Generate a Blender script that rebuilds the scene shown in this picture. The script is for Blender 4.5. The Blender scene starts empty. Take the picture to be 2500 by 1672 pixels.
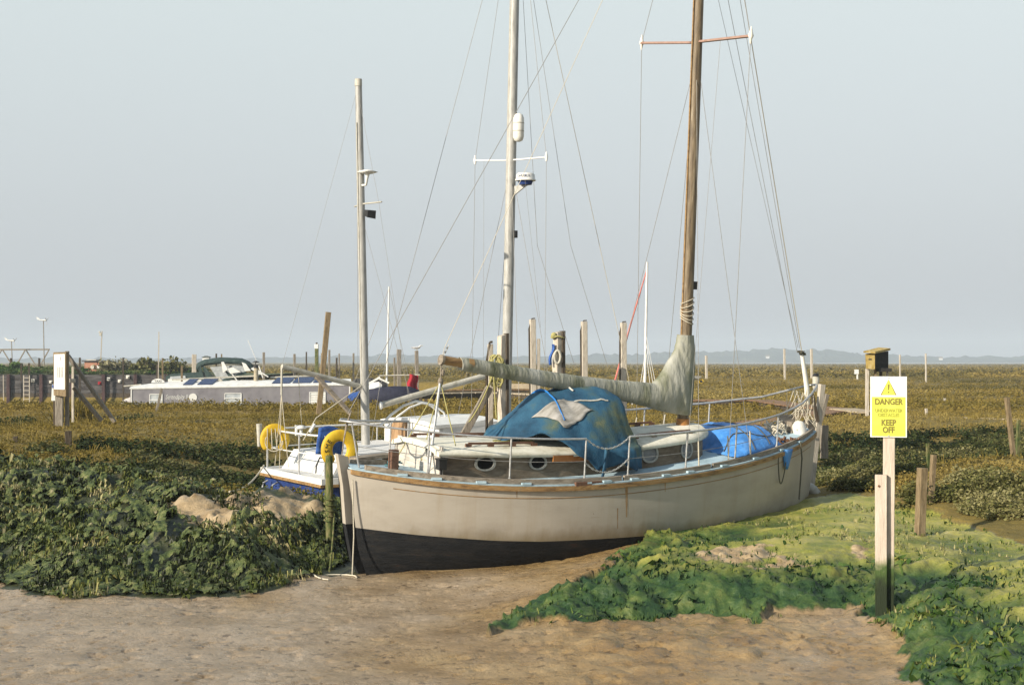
import bpy, math, random
import numpy as np
from mathutils import Vector, Matrix
random.seed(7); rng = np.random.default_rng(7)
V = Vector; R_ = math.radians
S = bpy.context.scene; COL = S.collection
# ------------------------------------------------------------------ camera, sky, sun, exposure
FX, HY, HC = 3472.0, 882.0, 2.8            # focal length and horizon row of the 2500 px photograph, eye height
cam = bpy.data.cameras.new('camera'); cam.sensor_width = 36; cam.lens = FX*36/2500
cam.shift_y = 46/2500; cam.clip_start = .1; cam.clip_end = 12000
co = bpy.data.objects.new('camera', cam); COL.objects.link(co); co.location = (0, 0, HC); co.rotation_euler = (R_(90), 0, 0)
S.camera = co
SUN_EL, SUN_AZ = 24.0, 231.0               # azimuth clockwise from +Y
w = bpy.data.worlds.new('World'); S.world = w; w.use_nodes = True
nt = w.node_tree; bg = nt.nodes['Background']
sky = nt.nodes.new('ShaderNodeTexSky'); sky.sky_type = 'NISHITA'; sky.sun_disc = False
sky.sun_elevation = R_(SUN_EL); sky.sun_rotation = R_(SUN_AZ); sky.air_density = 1.0; sky.dust_density = 4.0; sky.ozone_density = 1.5
hsv = nt.nodes.new('ShaderNodeHueSaturation'); hsv.inputs['Saturation'].default_value = .22
mixs = nt.nodes.new('ShaderNodeMix'); mixs.data_type = 'RGBA'; mixs.inputs[0].default_value = .72
gc = nt.nodes.new('ShaderNodeTexCoord'); sx = nt.nodes.new('ShaderNodeSeparateXYZ'); gr = nt.nodes.new('ShaderNodeValToRGB')
nt.links.new(gc.outputs['Generated'], sx.inputs[0]); nt.links.new(sx.outputs[2], gr.inputs[0])
ge = gr.color_ramp.elements; ge[0].position = .0; ge[0].color = (.54, .56, .595, 1); ge[1].position = .3; ge[1].color = (.73, .83, .83, 1)

for p_, c_ in ((.5, (.38, .48, .56, 1)), (.75, (.26, .36, .47, 1)), (1.0, (.18, .28, .42, 1))): e_ = ge.new(p_); e_.color = c_
gm = nt.nodes.new('ShaderNodeVectorMath'); gm.operation = 'SCALE'; gm.inputs['Scale'].default_value = 9.0
nt.links.new(gr.outputs[0], gm.inputs[0]); nt.links.new(gm.outputs[0], mixs.inputs[7])   # pale haze low down; unseen zenith darkened to cut fill light
nt.links.new(sky.outputs[0], hsv.inputs['Color']); nt.links.new(hsv.outputs[0], mixs.inputs[6])
nt.links.new(mixs.outputs[2], bg.inputs[0]); bg.inputs[1].default_value = .0885
sl = bpy.data.lights.new('sun', 'SUN'); sl.energy = 4.9; sl.angle = R_(.6); sl.color = (1, .9, .74)
so = bpy.data.objects.new('sun', sl); COL.objects.link(so)
sdir = V((math.sin(R_(SUN_AZ))*math.cos(R_(SUN_EL)), math.cos(R_(SUN_AZ))*math.cos(R_(SUN_EL)), math.sin(R_(SUN_EL))))
so.rotation_euler = (-sdir).to_track_quat('-Z', 'Y').to_euler(); so.location = sdir*60
S.view_settings.view_transform = 'Standard'; S.view_settings.look = 'None'
S.view_settings.exposure = 0.55; S.view_settings.gamma = 1
S.cycles.max_bounces = 5; S.cycles.volume_bounces = 0
# ------------------------------------------------------------------ helpers
def P(px, py, D): return V(((px-1250)/FX*D, D, HC-(py-HY)/FX*D))
_T = np.random.default_rng(3).random((256, 256))
def vnoise(x, y):
    xi = np.floor(x).astype(int); yi = np.floor(y).astype(int); fx = x-xi; fy = y-yi
    fx = fx*fx*(3-2*fx); fy = fy*fy*(3-2*fy)
    a = _T[xi & 255, yi & 255]; b = _T[(xi+1) & 255, yi & 255]; c = _T[xi & 255, (yi+1) & 255]; d = _T[(xi+1) & 255, (yi+1) & 255]
    return (a*(1-fx)+b*fx)*(1-fy)+(c*(1-fx)+d*fx)*fy*1.0
def fbm(x, y, o=4, s=1.0, seed=0):
    r = 0; a = .5; x = np.asarray(x, float)*s+seed*17.3; y = np.asarray(y, float)*s+seed*9.1
    for i in range(o): r = r+a*(vnoise(x, y)-.5)*2; x = x*2.03+5.1; y = y*2.03+3.7; a *= .5
    return r
def sstep(a, b, x): t = np.clip((x-a)/(b-a), 0, 1); return t*t*(3-2*t)
class MB:
    """collects shapes and links them as one mesh object"""
    def __init__(s, o=(0, 0, 0)): s.v = []; s.f = []; s.m = []; s.sm = []; s.o = V(o)
    def add(s, vs, fs, mi=0, sm=False):
        n = len(s.v); s.v += [V(p) for p in vs]; s.f += [tuple(i+n for i in f) for f in fs]; s.m += [mi]*len(fs); s.sm += [sm]*len(fs); return s
    def box(s, c, d, R=None, mi=0):
        c = V(c); p = [V((x*d[0]/2, y*d[1]/2, z*d[2]/2)) for z in (-1, 1) for y in (-1, 1) for x in (-1, 1)]
        if R is not None: p = [R @ q for q in p]
        return s.add([c+q for q in p], [(0, 2, 3, 1), (4, 5, 7, 6), (0, 1, 5, 4), (2, 6, 7, 3), (0, 4, 6, 2), (1, 3, 7, 5)], mi)
    def loft(s, rings, mi=0, sm=True, cap=True, closed=True):
        n = len(rings[0]); vs = [p for r in rings for p in r]; fs = []
        for i in range(len(rings)-1):
            for j in range(n if closed else n-1):
                k = (j+1) % n; fs.append((i*n+j, i*n+k, (i+1)*n+k, (i+1)*n+j))
        s.add(vs, fs, mi, sm)
        if cap and closed:
            s.add(rings[0], [tuple(reversed(range(n)))], mi); s.add(rings[-1], [tuple(range(n))], mi)
        return s
    def tube(s, pts, r, n=8, mi=0, cap=True, flat=1.0):
        pts = [V(p) for p in pts]; m = len(pts); rr = r if isinstance(r, (list, tuple)) else [r]*m
        rings = []; u = None
        for i, p in enumerate(pts):
            t = (pts[min(i+1, m-1)]-pts[max(i-1, 0)])
            if t.length < 1e-9: t = V((0, 0, 1))
            t.normalize()
            if u is None: u = t.orthogonal().normalized()
            u = (u-t*u.dot(t)); u = u.normalized() if u.length > 1e-6 else t.orthogonal().normalized()
            q = t.cross(u)
            rings.append([p+(u*math.cos(a)+q*math.sin(a)*flat)*rr[i] for a in [2*math.pi*k/n for k in range(n)]])
        return s.loft(rings, mi, True, cap)
    def beam(s, p0, p1, w_, h_, side=None, mi=0, jit=0.0, cham=.12, nseg=3, tip=0.0):
        """timber from p0 to p1, w_ across `side`, h_ the other way, chamfered and slightly uneven"""
        p0, p1 = V(p0), V(p1); t = (p1-p0).normalized(); sd = V(side) if side is not None else V((1, 0, 0))
        sd = sd-t*sd.dot(t)
        sd = sd.normalized() if sd.length > 1e-4 else t.orthogonal().normalized()
        q = t.cross(sd); c = cham; rings = []
        base = [(-1+c, -1), (1-c, -1), (1, -1+c), (1, 1-c), (1-c, 1), (-1+c, 1), (-1, 1-c), (-1, -1+c)]
        for i in range(nseg+1):
            k = i/nseg; dx, dy = random.uniform(-jit, jit)*w_, random.uniform(-jit, jit)*h_; e = 1+random.uniform(-jit, jit)
            rings.append([p0.lerp(p1, k)+sd*(a*w_/2*e+dx)+q*(b*h_/2*e+dy)+(t*tip*a if i == nseg else V()) for a, b in base])
        return s.loft(rings, mi, False)
    def prism(s, poly, ext, mi=0):
        ext = V(ext); n = len(poly); a = [V(p) for p in poly]; b = [p+ext for p in a]
        fs = [tuple(reversed(range(n))), tuple(range(n, 2*n))]+[(i, (i+1) % n, n+(i+1) % n, n+i) for i in range(n)]
        return s.add(a+b, fs, mi)
    def grid(s, fn, nu, nv, mi=0, sm=True, thick=0.0):
        vs = [V(fn(i/nu, j/nv)) for i in range(nu+1) for j in range(nv+1)]
        fs = [(i*(nv+1)+j, (i+1)*(nv+1)+j, (i+1)*(nv+1)+j+1, i*(nv+1)+j+1) for i in range(nu) for j in range(nv)]
        return s.add(vs, fs, mi, sm)
    def ball(s, c, r, mi=0, n=10, m=7):
        c = V(c); r = V(r) if not isinstance(r, (int, float)) else V((r, r, r))
        return s.loft([[c+V((r.x*math.sin(a)*math.cos(b), r.y*math.sin(a)*math.sin(b), r.z*math.cos(a))) for b in [2*math.pi*k/n for k in range(n)]] for a in [math.pi*(.02+.96*i/m) for i in range(m+1)]], mi)
    def build(s, name, mats, parent=None, solid=0.0, fix=True):
        me = bpy.data.meshes.new(name); me.from_pydata([tuple(p-s.o) for p in s.v], [], s.f); me.validate()
        mats = mats if isinstance(mats, (list, tuple)) else [mats]
        for m in mats: me.materials.append(m)
        if len(me.polygons) == len(s.f):
            me.polygons.foreach_set('material_index', s.m); me.polygons.foreach_set('use_smooth', s.sm)
        if fix:
            import bmesh
            bm = bmesh.new(); bm.from_mesh(me); bmesh.ops.recalc_face_normals(bm, faces=bm.faces[:]); bm.to_mesh(me); bm.free()
        o = bpy.data.objects.new(name, me); COL.objects.link(o)
        if parent: o.parent = parent
        else: o.location = s.o
        if solid:
            md = o.modifiers.new('thickness', 'SOLIDIFY'); md.thickness = solid; md.offset = 0
        return o
def tag(o, label=None, cat=None, group=None, kind=None):
    for k, v in (('label', label), ('category', cat), ('group', group), ('kind', kind)):
        if v: o[k] = v
    return o
def thing(name, label, cat, loc=(0, 0, 0), rot=(0, 0, 0), group=None):
    o = bpy.data.objects.new(name, None); COL.objects.link(o); o.location = loc; o.rotation_euler = rot; o.empty_display_size = .2
    return tag(o, label, cat, group)
def copy_tree(o, parent=None):
    c = o.copy(); COL.objects.link(c)
    if parent: c.parent = parent
    for ch in list(o.children): copy_tree(ch, c)
    return c
def text_geo(txt, size, shear=0.0, bold=0.0):
    cu = bpy.data.curves.new('lettering', 'FONT'); cu.body = txt; cu.size = size; cu.align_x = 'CENTER'; cu.align_y = 'CENTER'; cu.shear = shear; cu.offset = bold; cu.extrude = .002; cu.resolution_u = 3
    ob = bpy.data.objects.new('lettering', cu); COL.objects.link(ob)
    me = ob.to_mesh(); vs = [v.co.copy() for v in me.vertices]; fs = [tuple(p.vertices) for p in me.polygons]
    ob.to_mesh_clear(); bpy.data.objects.remove(ob); bpy.data.curves.remove(cu)
    return vs, fs
def lettering(txt, size, M_, m, parent, name='lettering', shear=0.0, sx=1.0, bold=0.0):
    vs, fs = text_geo(txt, size, shear, bold); b = MB(); b.add([M_ @ V((v.x*sx, v.y, v.z)) for v in vs], fs)
    return b.build(name, m, parent, fix=False)
# ------------------------------------------------------------------ materials
def mat(name, cols, scale=6, rough=.7, bump=.15, stretch=(1, 1, 1), metal=0.0, detail=6, spread=(.3, .7), bscale=None, spec=.4, dist=.004):
    m = bpy.data.materials.new(name); m.use_nodes = True; t = m.node_tree; L = t.links.new; b = t.nodes['Principled BSDF']
    tc = t.nodes.new('ShaderNodeTexCoord'); mp = t.nodes.new('ShaderNodeMapping'); mp.inputs['Scale'].default_value = stretch
    L(tc.outputs['Object'], mp.inputs[0])
    n = t.nodes.new('ShaderNodeTexNoise'); n.inputs['Scale'].default_value = scale; n.inputs['Detail'].default_value = detail; n.inputs['Roughness'].default_value = .62
    L(mp.outputs[0], n.inputs[0])
    r = t.nodes.new('ShaderNodeValToRGB'); e = r.color_ramp.elements
    cols = [tuple(c)+(1,) for c in cols]
    if len(cols) == 1: cols = [tuple(x*.82 for x in cols[0][:3])+(1,), tuple(min(1, x*1.1) for x in cols[0][:3])+(1,)]
    e[0].position = spread[0]; e[0].color = cols[0]; e[1].position = spread[1]; e[1].color = cols[-1]
    for i, c in enumerate(cols[1:-1]):
        x = e.new(spread[0]+(spread[1]-spread[0])*(i+1)/(len(cols)-1)); x.color = c
    L(n.outputs[0], r.inputs[0]); L(r.outputs[0], b.inputs['Base Color'])
    b.inputs['Metallic'].default_value = metal; b.inputs['Specular IOR Level'].default_value = spec
    mr = t.nodes.new('ShaderNodeMapRange'); mr.inputs[3].default_value = max(.05, rough-.12); mr.inputs[4].default_value = min(1, rough+.12)
    L(n.outputs[0], mr.inputs[0]); L(mr.outputs[0], b.inputs['Roughness'])
    if bump:
        n2 = t.nodes.new('ShaderNodeTexNoise'); n2.inputs['Scale'].default_value = bscale or scale*5; n2.inputs['Detail'].default_value = 5; L(mp.outputs[0], n2.inputs[0])
        bp = t.nodes.new('ShaderNodeBump'); bp.inputs['Strength'].default_value = bump; bp.inputs['Distance'].default_value = dist*5
        L(n2.outputs[0], bp.inputs['Height']); L(bp.outputs[0], b.inputs['Normal'])
    return m
def leafmat(name, cols, rough=.6, trans=.25, attr='tint'):
    m = bpy.data.materials.new(name); m.use_nodes = True; t = m.node_tree; L = t.links.new; b = t.nodes['Principled BSDF']
    a = t.nodes.new('ShaderNodeAttribute'); a.attribute_name = attr; r = t.nodes.new('ShaderNodeValToRGB'); e = r.color_ramp.elements
    cols = [tuple(c)+(1,) for c in cols]; e[0].color = cols[0]; e[1].color = cols[-1]; e[0].position = .05; e[1].position = .95
    for i, c in enumerate(cols[1:-1]): x = e.new(.05+.9*(i+1)/(len(cols)-1)); x.color = c
    L(a.outputs['Fac'], r.inputs[0]); L(r.outputs[0], b.inputs['Base Color']); b.inputs['Roughness'].default_value = rough; b.inputs['Specular IOR Level'].default_value = .12
    if trans:
        tr = t.nodes.new('ShaderNodeBsdfTranslucent'); L(r.outputs[0], tr.inputs[0]); ms = t.nodes.new('ShaderNodeMixShader'); ms.inputs[0].default_value = trans
        L(b.outputs[0], ms.inputs[1]); L(tr.outputs[0], ms.inputs[2]); L(ms.outputs[0], t.nodes['Material Output'].inputs[0])
    return m
def quadmesh(name, Q, tint, m, kind='stuff', parent=None):
    """Q: (n,k,3) polygons of k corners; tint per polygon"""
    n, k = Q.shape[:2]; me = bpy.data.meshes.new(name); me.vertices.add(n*k); me.vertices.foreach_set('co', Q.reshape(-1).astype(np.float32))
    me.loops.add(n*k); me.loops.foreach_set('vertex_index', np.arange(n*k, dtype=np.int32)); me.polygons.add(n)
    me.polygons.foreach_set('loop_start', np.arange(0, n*k, k, dtype=np.int32)); me.update(calc_edges=True)
    at = me.attributes.new('tint', 'FLOAT', 'POINT'); at.data.foreach_set('value', np.repeat(tint, k).astype(np.float32))
    me.materials.append(m); o = bpy.data.objects.new(name, me); COL.objects.link(o)
    if kind: o['kind'] = kind
    if parent: o.parent = parent
    return o
# ------------------------------------------------------------------ terrain
C = []                                      # control points of the ground: x, y, z
def cp(px, py, z): D = (HC-z)*FX/(py-HY); C.append(((px-1250)/FX*D, D, z))
for a in [(-200,1672,-.05),(0,1672,-.05),(600,1672,-.05),(1250,1672,-.05),(1900,1672,.02),(2150,1672,.06),(2350,1672,.25),(2500,1672,.3),(0,1500,0),(400,1500,0),(900,1500,0),(1150,1500,0),
 (870,1398,.07),(960,1390,.1),(1100,1392,.09),(1300,1374,.1),(1420,1345,.17),(1480,1318,.27),(1350,1540,.05),(1600,1560,.09),(1900,1540,.1),(-150,1430,.03),
 (0,1430,.04),(150,1462,.03),(330,1452,.03),(600,1455,.03),(800,1402,.03),(0,1375,.14),(200,1345,.33),(450,1355,.33),(650,1352,.33),(780,1330,.25),
 (-150,1230,.6),(150,1230,.62),(0,1230,.6),(350,1250,.6),(500,1212,.82),(640,1207,.75),(780,1214,.66),(832,1238,.6),(840,1340,.15),(-150,1110,.86),(0,1110,.86),(150,1112,.9),(300,1122,.88),(300,1175,.8),
 (1560,1325,.28),(1700,1270,.45),(1850,1234,.55),(1950,1216,.63),(1250,1545,.04),(1180,1565,.0),(1400,1480,.16),(1500,1425,.26),(1700,1485,.1),(1700,1400,.42),(1650,1335,.47),(1900,1480,.14),(1900,1400,.42),(1900,1310,.62),
 (2050,1325,.58),(2100,1490,.12),(2150,1425,.3),(2150,1345,.52),(2300,1290,.55),(2400,1350,.5),(2500,1385,.5),(2300,1450,.36),(2500,1500,.42),(2240,1600,.1),(2400,1580,.28),(2500,1600,.33),(2650,1500,.5),
 (2100,1205,.72),(2300,1185,.8),(2450,1250,.7),(2500,1200,.82),(2200,1135,.8)]: cp(*a)
C += [(-4,27.5,.05),(-5,30.5,.2),(-6,34,.85),(-6.5,26.5,.45),(-9,28.5,.86),(-2,25,.0),(0,28,-.1),(4,30,-.1),(8,31,.1),(12,33,.2),(17,35,.25),(-2,35.5,.85),(2,36.5,.85),(6,37,.85),(10,38,.85),(14,39,.85),(19,41,.85),
 (0,23,.1),(2,24.5,.1),(14,27,.8),(20,26,.85),(-25,20,.55),(-25,12,0),(25,12,.5),(25,20,.8),(-25,40,.85),(25,46,.85),(-25,0,0),(25,0,0),(0,0,-.05),(0,48,.85),(-12,45,.85),(10,48,.85),(-25,28,.85),(30,34,.6)]
C = np.array(C); _n = len(C)
def _U(r2): return np.where(r2 > 1e-9, .5*r2*np.log(r2+1e-12), 0)
def _d2(x, y): return (x[:, None]-C[None, :, 0])**2+(y[:, None]-C[None, :, 1])**2
_A = np.zeros((_n+3, _n+3)); _A[:_n, :_n] = _U(_d2(C[:, 0], C[:, 1]))+np.eye(_n)*.3; _A[:_n, _n] = 1; _A[:_n, _n+1:] = C[:, :2]; _A[_n:, :_n] = _A[:_n, _n:].T
_W = np.linalg.solve(_A, np.concatenate([C[:, 2], [0, 0, 0]]))
def rbf(x, y):
    out = np.empty(len(x))
    for i in range(0, len(x), 20000):
        X, Y = x[i:i+20000], y[i:i+20000]; out[i:i+20000] = _U(_d2(X, Y)) @ _W[:_n]+_W[_n]+_W[_n+1]*X+_W[_n+2]*Y
    return out
def base_h(x, y):
    x = np.atleast_1d(np.asarray(x, float)); y = np.atleast_1d(np.asarray(y, float))
    inn = (np.abs(x) < 30) & (y > -5) & (y < 52); z = np.full(x.shape, .85)
    if inn.any(): z[inn] = np.clip(rbf(x[inn], y[inn]), -.15, 1.05)
    k = np.maximum.reduce([sstep(42, 50, y), sstep(20, 29, np.abs(x))*sstep(14, 26, y)])
    z = z*(1-k)+.85*k
    near = sstep(24, 12, y)*sstep(22, 30, np.abs(x)); z = z*(1-near)
    z = np.where(y < 2, z*sstep(-6, 2, y), z)
    ch = sstep(63, 67, y)*sstep(131, 129, y)*sstep(-3, -8, x)        # creek the houseboats lie in
    z = z-ch*3.0
    return z
def G(px, py, d0=9.0):
    """where the sight line of this photo pixel meets the ground"""
    D = np.concatenate([np.arange(d0, 60, .05), np.arange(60, 400, .5)]); X = (px-1250)/FX*D; Z = HC-(py-HY)/FX*D
    h = base_h(X, D); k = np.argmax(h >= Z); return V((X[k], D[k], h[k]))
def H(x, y): return float(base_h(x, y)[0])
def inpoly(x, y, poly):
    r = np.zeros(x.shape, bool); n = len(poly); j = n-1
    for i in range(n):
        xi, yi = poly[i]; xj, yj = poly[j]
        r ^= ((yi > y) != (yj > y)) & (x < (xj-xi)*(y-yi)/(yj-yi+1e-12)+xi); j = i
    return r
def wpoly(pts): return [tuple(G(*p)[:2]) for p in pts]
ALG_L = wpoly([(-150,1428),(0,1428),(150,1466),(330,1455),(420,1462),(600,1457),(700,1432),(800,1402),(862,1388)])+[(-1.95,19.6),(-2.4,21.5),(-3.0,22.2),(-4.5,22.6),(-5.6,23.6),(-6.5,25.5),(-8.5,27.0),(-11.5,28.5),(-20,28.5)]
ALG_R = wpoly([(1150,1565),(1300,1535),(1400,1518),(1500,1515),(1600,1522),(1700,1500),(1760,1508),(1840,1532),(1920,1500),(2000,1482),(2115,1482),(2140,1530),(2200,1575),(2240,1620),(2260,1700)])+[(6.5,9),(13,9)]+[(13,17.5)]+wpoly([(2500,1330),(2300,1255),(2200,1225),(2050,1200),(1950,1218),(1800,1246),(1650,1285),(1560,1325),(1450,1405),(1350,1465)])
CLAY = wpoly([(400,1235),(470,1207),(560,1197),(640,1203),(760,1215),(800,1250),(700,1280),(640,1262),(560,1290),(440,1285)])
CLAY2 = wpoly([(1680,1345),(1800,1325),(2000,1330),(2110,1330),(2120,1385),(2000,1400),(1850,1385),(1720,1375)])
def masks(x, y):
    jx = x+fbm(x, y, 4, 1.6, 1)*.35; jy = y+fbm(x, y, 4, 1.6, 2)*.35
    alL = inpoly(jx, jy, ALG_L); alR = inpoly(jx, jy, ALG_R)
    clay = (inpoly(jx, jy, CLAY) | inpoly(jx, jy, CLAY2)) & (fbm(x, y, 3, 2.2, 5) > np.where(x < 0, -.3, .04))
    return alL, alR, clay
def boat_d(x, y):
    """distance outside the keel line of the white boat, for the scour around its hull"""
    u = np.array([math.cos(R_(33)), math.sin(R_(33))]); dx = x+2.21; dy = y-18.5
    a = dx*u[0]+dy*u[1]; b = -dx*u[1]+dy*u[0]
    return a, b
def detail_h(x, y, z, alL, alR, clay):
    d = np.zeros_like(z)
    wL = np.where(alL, 1, 0); wR = np.where(alR, 1, 0); mud = np.where(~alL & ~alR & (y < 26), 1, 0)
    d += wL*(fbm(x, y, 3, 1.1, 3)*.26+fbm(x, y*.7, 4, 3.2, 4)*.13)*sstep(.02, .25, z)+np.where(clay, np.abs(fbm(x, y, 4, 4.5, 19))*.12+np.abs(fbm(x, y, 3, 14, 20))*.03-.03, 0)
    lump = sstep(.62, .3, z)
    d += wR*(fbm(x, y, 3, 1.1, 6)*(.1+.12*lump)+np.abs(fbm(x, y, 3, 3.6, 7))*(.02+.13*lump)+np.abs(fbm(x, y, 3, 9, 8))*(.03+.07*lump)-.05)
    right = sstep(-.5, 1.5, x)
    d += mud*(fbm(x, y, 5, .8, 9)*.03+np.abs(fbm(x, y, 4, 2.4, 10))*(.02+.1*right*sstep(17.2, 15.5, y)*sstep(12, 14, y))+fbm(x, y, 3, 8, 11)*(.004+.016*right)-.02*sstep(.32, .55, fbm(x, y, 3, 7, 15))-.016*sstep(.3, .5, fbm(x, y, 2, 13, 16)))
    d += (1-np.maximum(np.maximum(wL, wR), mud))*(fbm(x, y, 4, .35, 12)*.16+fbm(x, y, 3, 1.8, 13)*.08)*sstep(2000, 60, y)
    return d
def axis(parts):
    out = []
    for a, b, s in parts: out += list(np.arange(a, b, s))
    return np.array(out+[parts[-1][1]])
xs = axis([(-4000,-600,340),(-600,-120,40),(-120,-30,6),(-30,-11,.4),(-11,11,.036),(11,30,.4),(30,120,6),(120,600,40),(600,4000,340)])
ys = axis([(-600,-20,58),(-20,6,2),(6,11,.4),(11,20,.032),(20,28,.07),(28,40,.15),(40,62,.5),(62,70,.4),(70,128,3),(128,134,.5),(134,300,10),(300,900,60),(900,4500,300)])
gx, gy = np.meshgrid(xs, ys, indexing='ij'); fx, fy = gx.ravel(), gy.ravel()
hz = base_h(fx, fy); aL, aR, cl = masks(fx, fy); hz = hz+detail_h(fx, fy, hz, aL, aR, cl)
_a, _b = boat_d(fx, fy); hz -= .03*np.exp(-(_b/1.0)**2)*sstep(-.6, .5, _a)*sstep(4.4, 2.4, _a)
veg = ((~aL) & (~aR) & (hz > .3+fbm(fx, fy, 3, 1, 14)*.15) & ((fy > 19) | (fx > 5.2))) | (fy > 27) | ((np.abs(fx) > 14) & (hz > .3))
nx, ny = len(xs), len(ys); idx = np.arange(nx*ny).reshape(nx, ny)
F4 = np.stack([idx[:-1, :-1], idx[1:, :-1], idx[1:, 1:], idx[:-1, 1:]], -1).reshape(-1, 4)
me = bpy.data.meshes.new('ground'); me.vertices.add(nx*ny); me.vertices.foreach_set('co', np.stack([fx, fy, hz], -1).ravel().astype(np.float32))
me.loops.add(F4.size); me.loops.foreach_set('vertex_index', F4.ravel().astype(np.int32)); me.polygons.add(len(F4)); me.polygons.foreach_set('loop_start', np.arange(0, F4.size, 4, dtype=np.int32))
me.update(calc_edges=True); me.polygons.foreach_set('use_smooth', np.ones(len(F4), bool))
for nm, arr in (('algae', aL | aR), ('algaeright', aR), ('litdrytop', sstep(.36, .58, hz+fbm(fx, fy, 4, 1.2, 18)*.14)*aR), ('veg', veg), ('clay', cl)):  # top of right mound: sunlit brightness put into the colour, with drier algae
    at = me.attributes.new(nm, 'FLOAT', 'POINT'); at.data.foreach_set('value', arr.astype(np.float32))
def ground_mat():
    m = bpy.data.materials.new('ground'); m.use_nodes = True; t = m.node_tree; L = t.links.new; b = t.nodes['Principled BSDF']; N = t.nodes.new
    tc = N('ShaderNodeTexCoord')
    def noise(s, d=6, st=(1, 1, 1), ro=.6):
        mp = N('ShaderNodeMapping'); mp.inputs['Scale'].default_value = st; L(tc.outputs['Object'], mp.inputs[0])
        n = N('ShaderNodeTexNoise'); n.inputs['Scale'].default_value = s; n.inputs['Detail'].default_value = d; n.inputs['Roughness'].default_value = ro; L(mp.outputs[0], n.inputs[0]); return n.outputs[0]
    def ramp(src, stops):
        r = N('ShaderNodeValToRGB'); e = r.color_ramp.elements; e[0].position, e[0].color = stops[0][0], tuple(stops[0][1])+(1,); e[1].position, e[1].color = stops[-1][0], tuple(stops[-1][1])+(1,)
        for p, c in stops[1:-1]: x = e.new(p); x.color = tuple(c)+(1,)
        L(src, r.inputs[0]); return r.outputs[0]
    def attr(n): a = N('ShaderNodeAttribute'); a.attribute_name = n; return a.outputs['Fac']
    def mixc(f, a, c):
        x = N('ShaderNodeMix'); x.data_type = 'RGBA'
        if isinstance(f, float): x.inputs[0].default_value = f
        else: L(f, x.inputs[0])
        L(a, x.inputs[6]); L(c, x.inputs[7]); return x.outputs[2]
    mud = ramp(noise(1.2, 9, (1, 1, 1), .68), [(.3, (.14, .082, .028)), (.5, (.265, .172, .072)), (.72, (.37, .265, .135))]); pale = ramp(noise(1.3, 9, (1, 1, 1), .7), [(.3, (.2, .142, .082)), (.5, (.315, .235, .15)), (.72, (.38, .3, .215))])
    sp = N('ShaderNodeSeparateXYZ'); L(tc.outputs['Object'], sp.inputs[0]); md = N('ShaderNodeMapRange'); md.inputs[1].default_value = -2.2; md.inputs[2].default_value = .8; L(sp.outputs[0], md.inputs[0]); wob = N('ShaderNodeMath'); wob.operation = 'MULTIPLY_ADD'; wob.inputs[1].default_value = 3.2; L(noise(.5, 5), wob.inputs[0]); wob.inputs[2].default_value = -1.6; ad2 = N('ShaderNodeMath'); L(md.outputs[0], ad2.inputs[0]); L(wob.outputs[0], ad2.inputs[1]); ad2.use_clamp = True; mud = mixc(ad2.outputs[0], pale, mud)
    pits = ramp(noise(9, 4, (1, 1, 1), .55), [(.33, (.3, .26, .2)), (.4, (1, 1, 1))])
    mm = N('ShaderNodeMix'); mm.data_type = 'RGBA'; mm.blend_type = 'MULTIPLY'; mm.inputs[0].default_value = .8; L(mud, mm.inputs[6]); L(pits, mm.inputs[7]); mud = mm.outputs[2]
    al = ramp(noise(2.2, 9, (1, 1, 1), .7), [(.3, (.012, .014, .007)), (.45, (.022, .03, .012)), (.58, (.05, .055, .022)), (.75, (.16, .125, .07))])
    alr = ramp(noise(2.1, 11, (1, 1, 1), .78), [(.3, (.006, .02, .008)), (.43, (.018, .05, .013)), (.54, (.05, .088, .018)), (.64, (.11, .135, .032)), (.77, (.28, .25, .12))])
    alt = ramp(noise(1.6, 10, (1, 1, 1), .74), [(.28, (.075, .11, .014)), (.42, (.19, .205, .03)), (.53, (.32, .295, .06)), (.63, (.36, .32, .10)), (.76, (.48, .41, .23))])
    alr = mixc(attr('litdrytop'), alr, alt); al = mixc(attr('algaeright'), al, alr)
    vg = ramp(noise(.9, 9, (1, 1, 1), .75), [(.3, (.04, .035, .007)), (.46, (.115, .09, .016)), (.58, (.19, .14, .026)), (.75, (.24, .185, .042))])
    vgf = ramp(noise(.035, 8, (1, 3.5, 1), .7), [(.36, (.08, .07, .014)), (.5, (.18, .125, .024)), (.64, (.26, .165, .034))])
    vg = mixc(.55, vg, vgf)
    cla = ramp(noise(4, 7), [(.3, (.22, .15, .075)), (.5, (.36, .265, .15)), (.72, (.47, .37, .235))])
    c = mixc(attr('veg'), mud, vg); c = mixc(attr('algae'), c, al); c = mixc(attr('clay'), c, cla); L(c, b.inputs['Base Color'])
    mr = N('ShaderNodeMapRange'); mr.inputs[3].default_value = .1; mr.inputs[4].default_value = .36; mr.inputs[1].default_value = .35; mr.inputs[2].default_value = .6; L(noise(1.2, 5, (1, 1, 1)), mr.inputs[0]); vm = N('ShaderNodeMath'); vm.operation = 'MAXIMUM'; am = N('ShaderNodeMath'); am.operation = 'MULTIPLY'; am.inputs[1].default_value = .5; L(attr('algae'), am.inputs[0]); vx = N('ShaderNodeMath'); vx.operation = 'MAXIMUM'; vv = N('ShaderNodeMath'); vv.operation = 'MULTIPLY'; vv.inputs[1].default_value = .9; L(attr('veg'), vv.inputs[0]); L(vv.outputs[0], vx.inputs[0]); L(am.outputs[0], vx.inputs[1]); L(vx.outputs[0], vm.inputs[0]); L(mr.outputs[0], vm.inputs[1]); L(vm.outputs[0], b.inputs['Roughness'])
    b.inputs['Specular IOR Level'].default_value = .45
    h = N('ShaderNodeMath'); h.operation = 'ADD'; L(noise(26, 7, (1, 1, 1), .65), h.inputs[0]); L(noise(9, 6, (1, 1, 1), .6), h.inputs[1])
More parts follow.
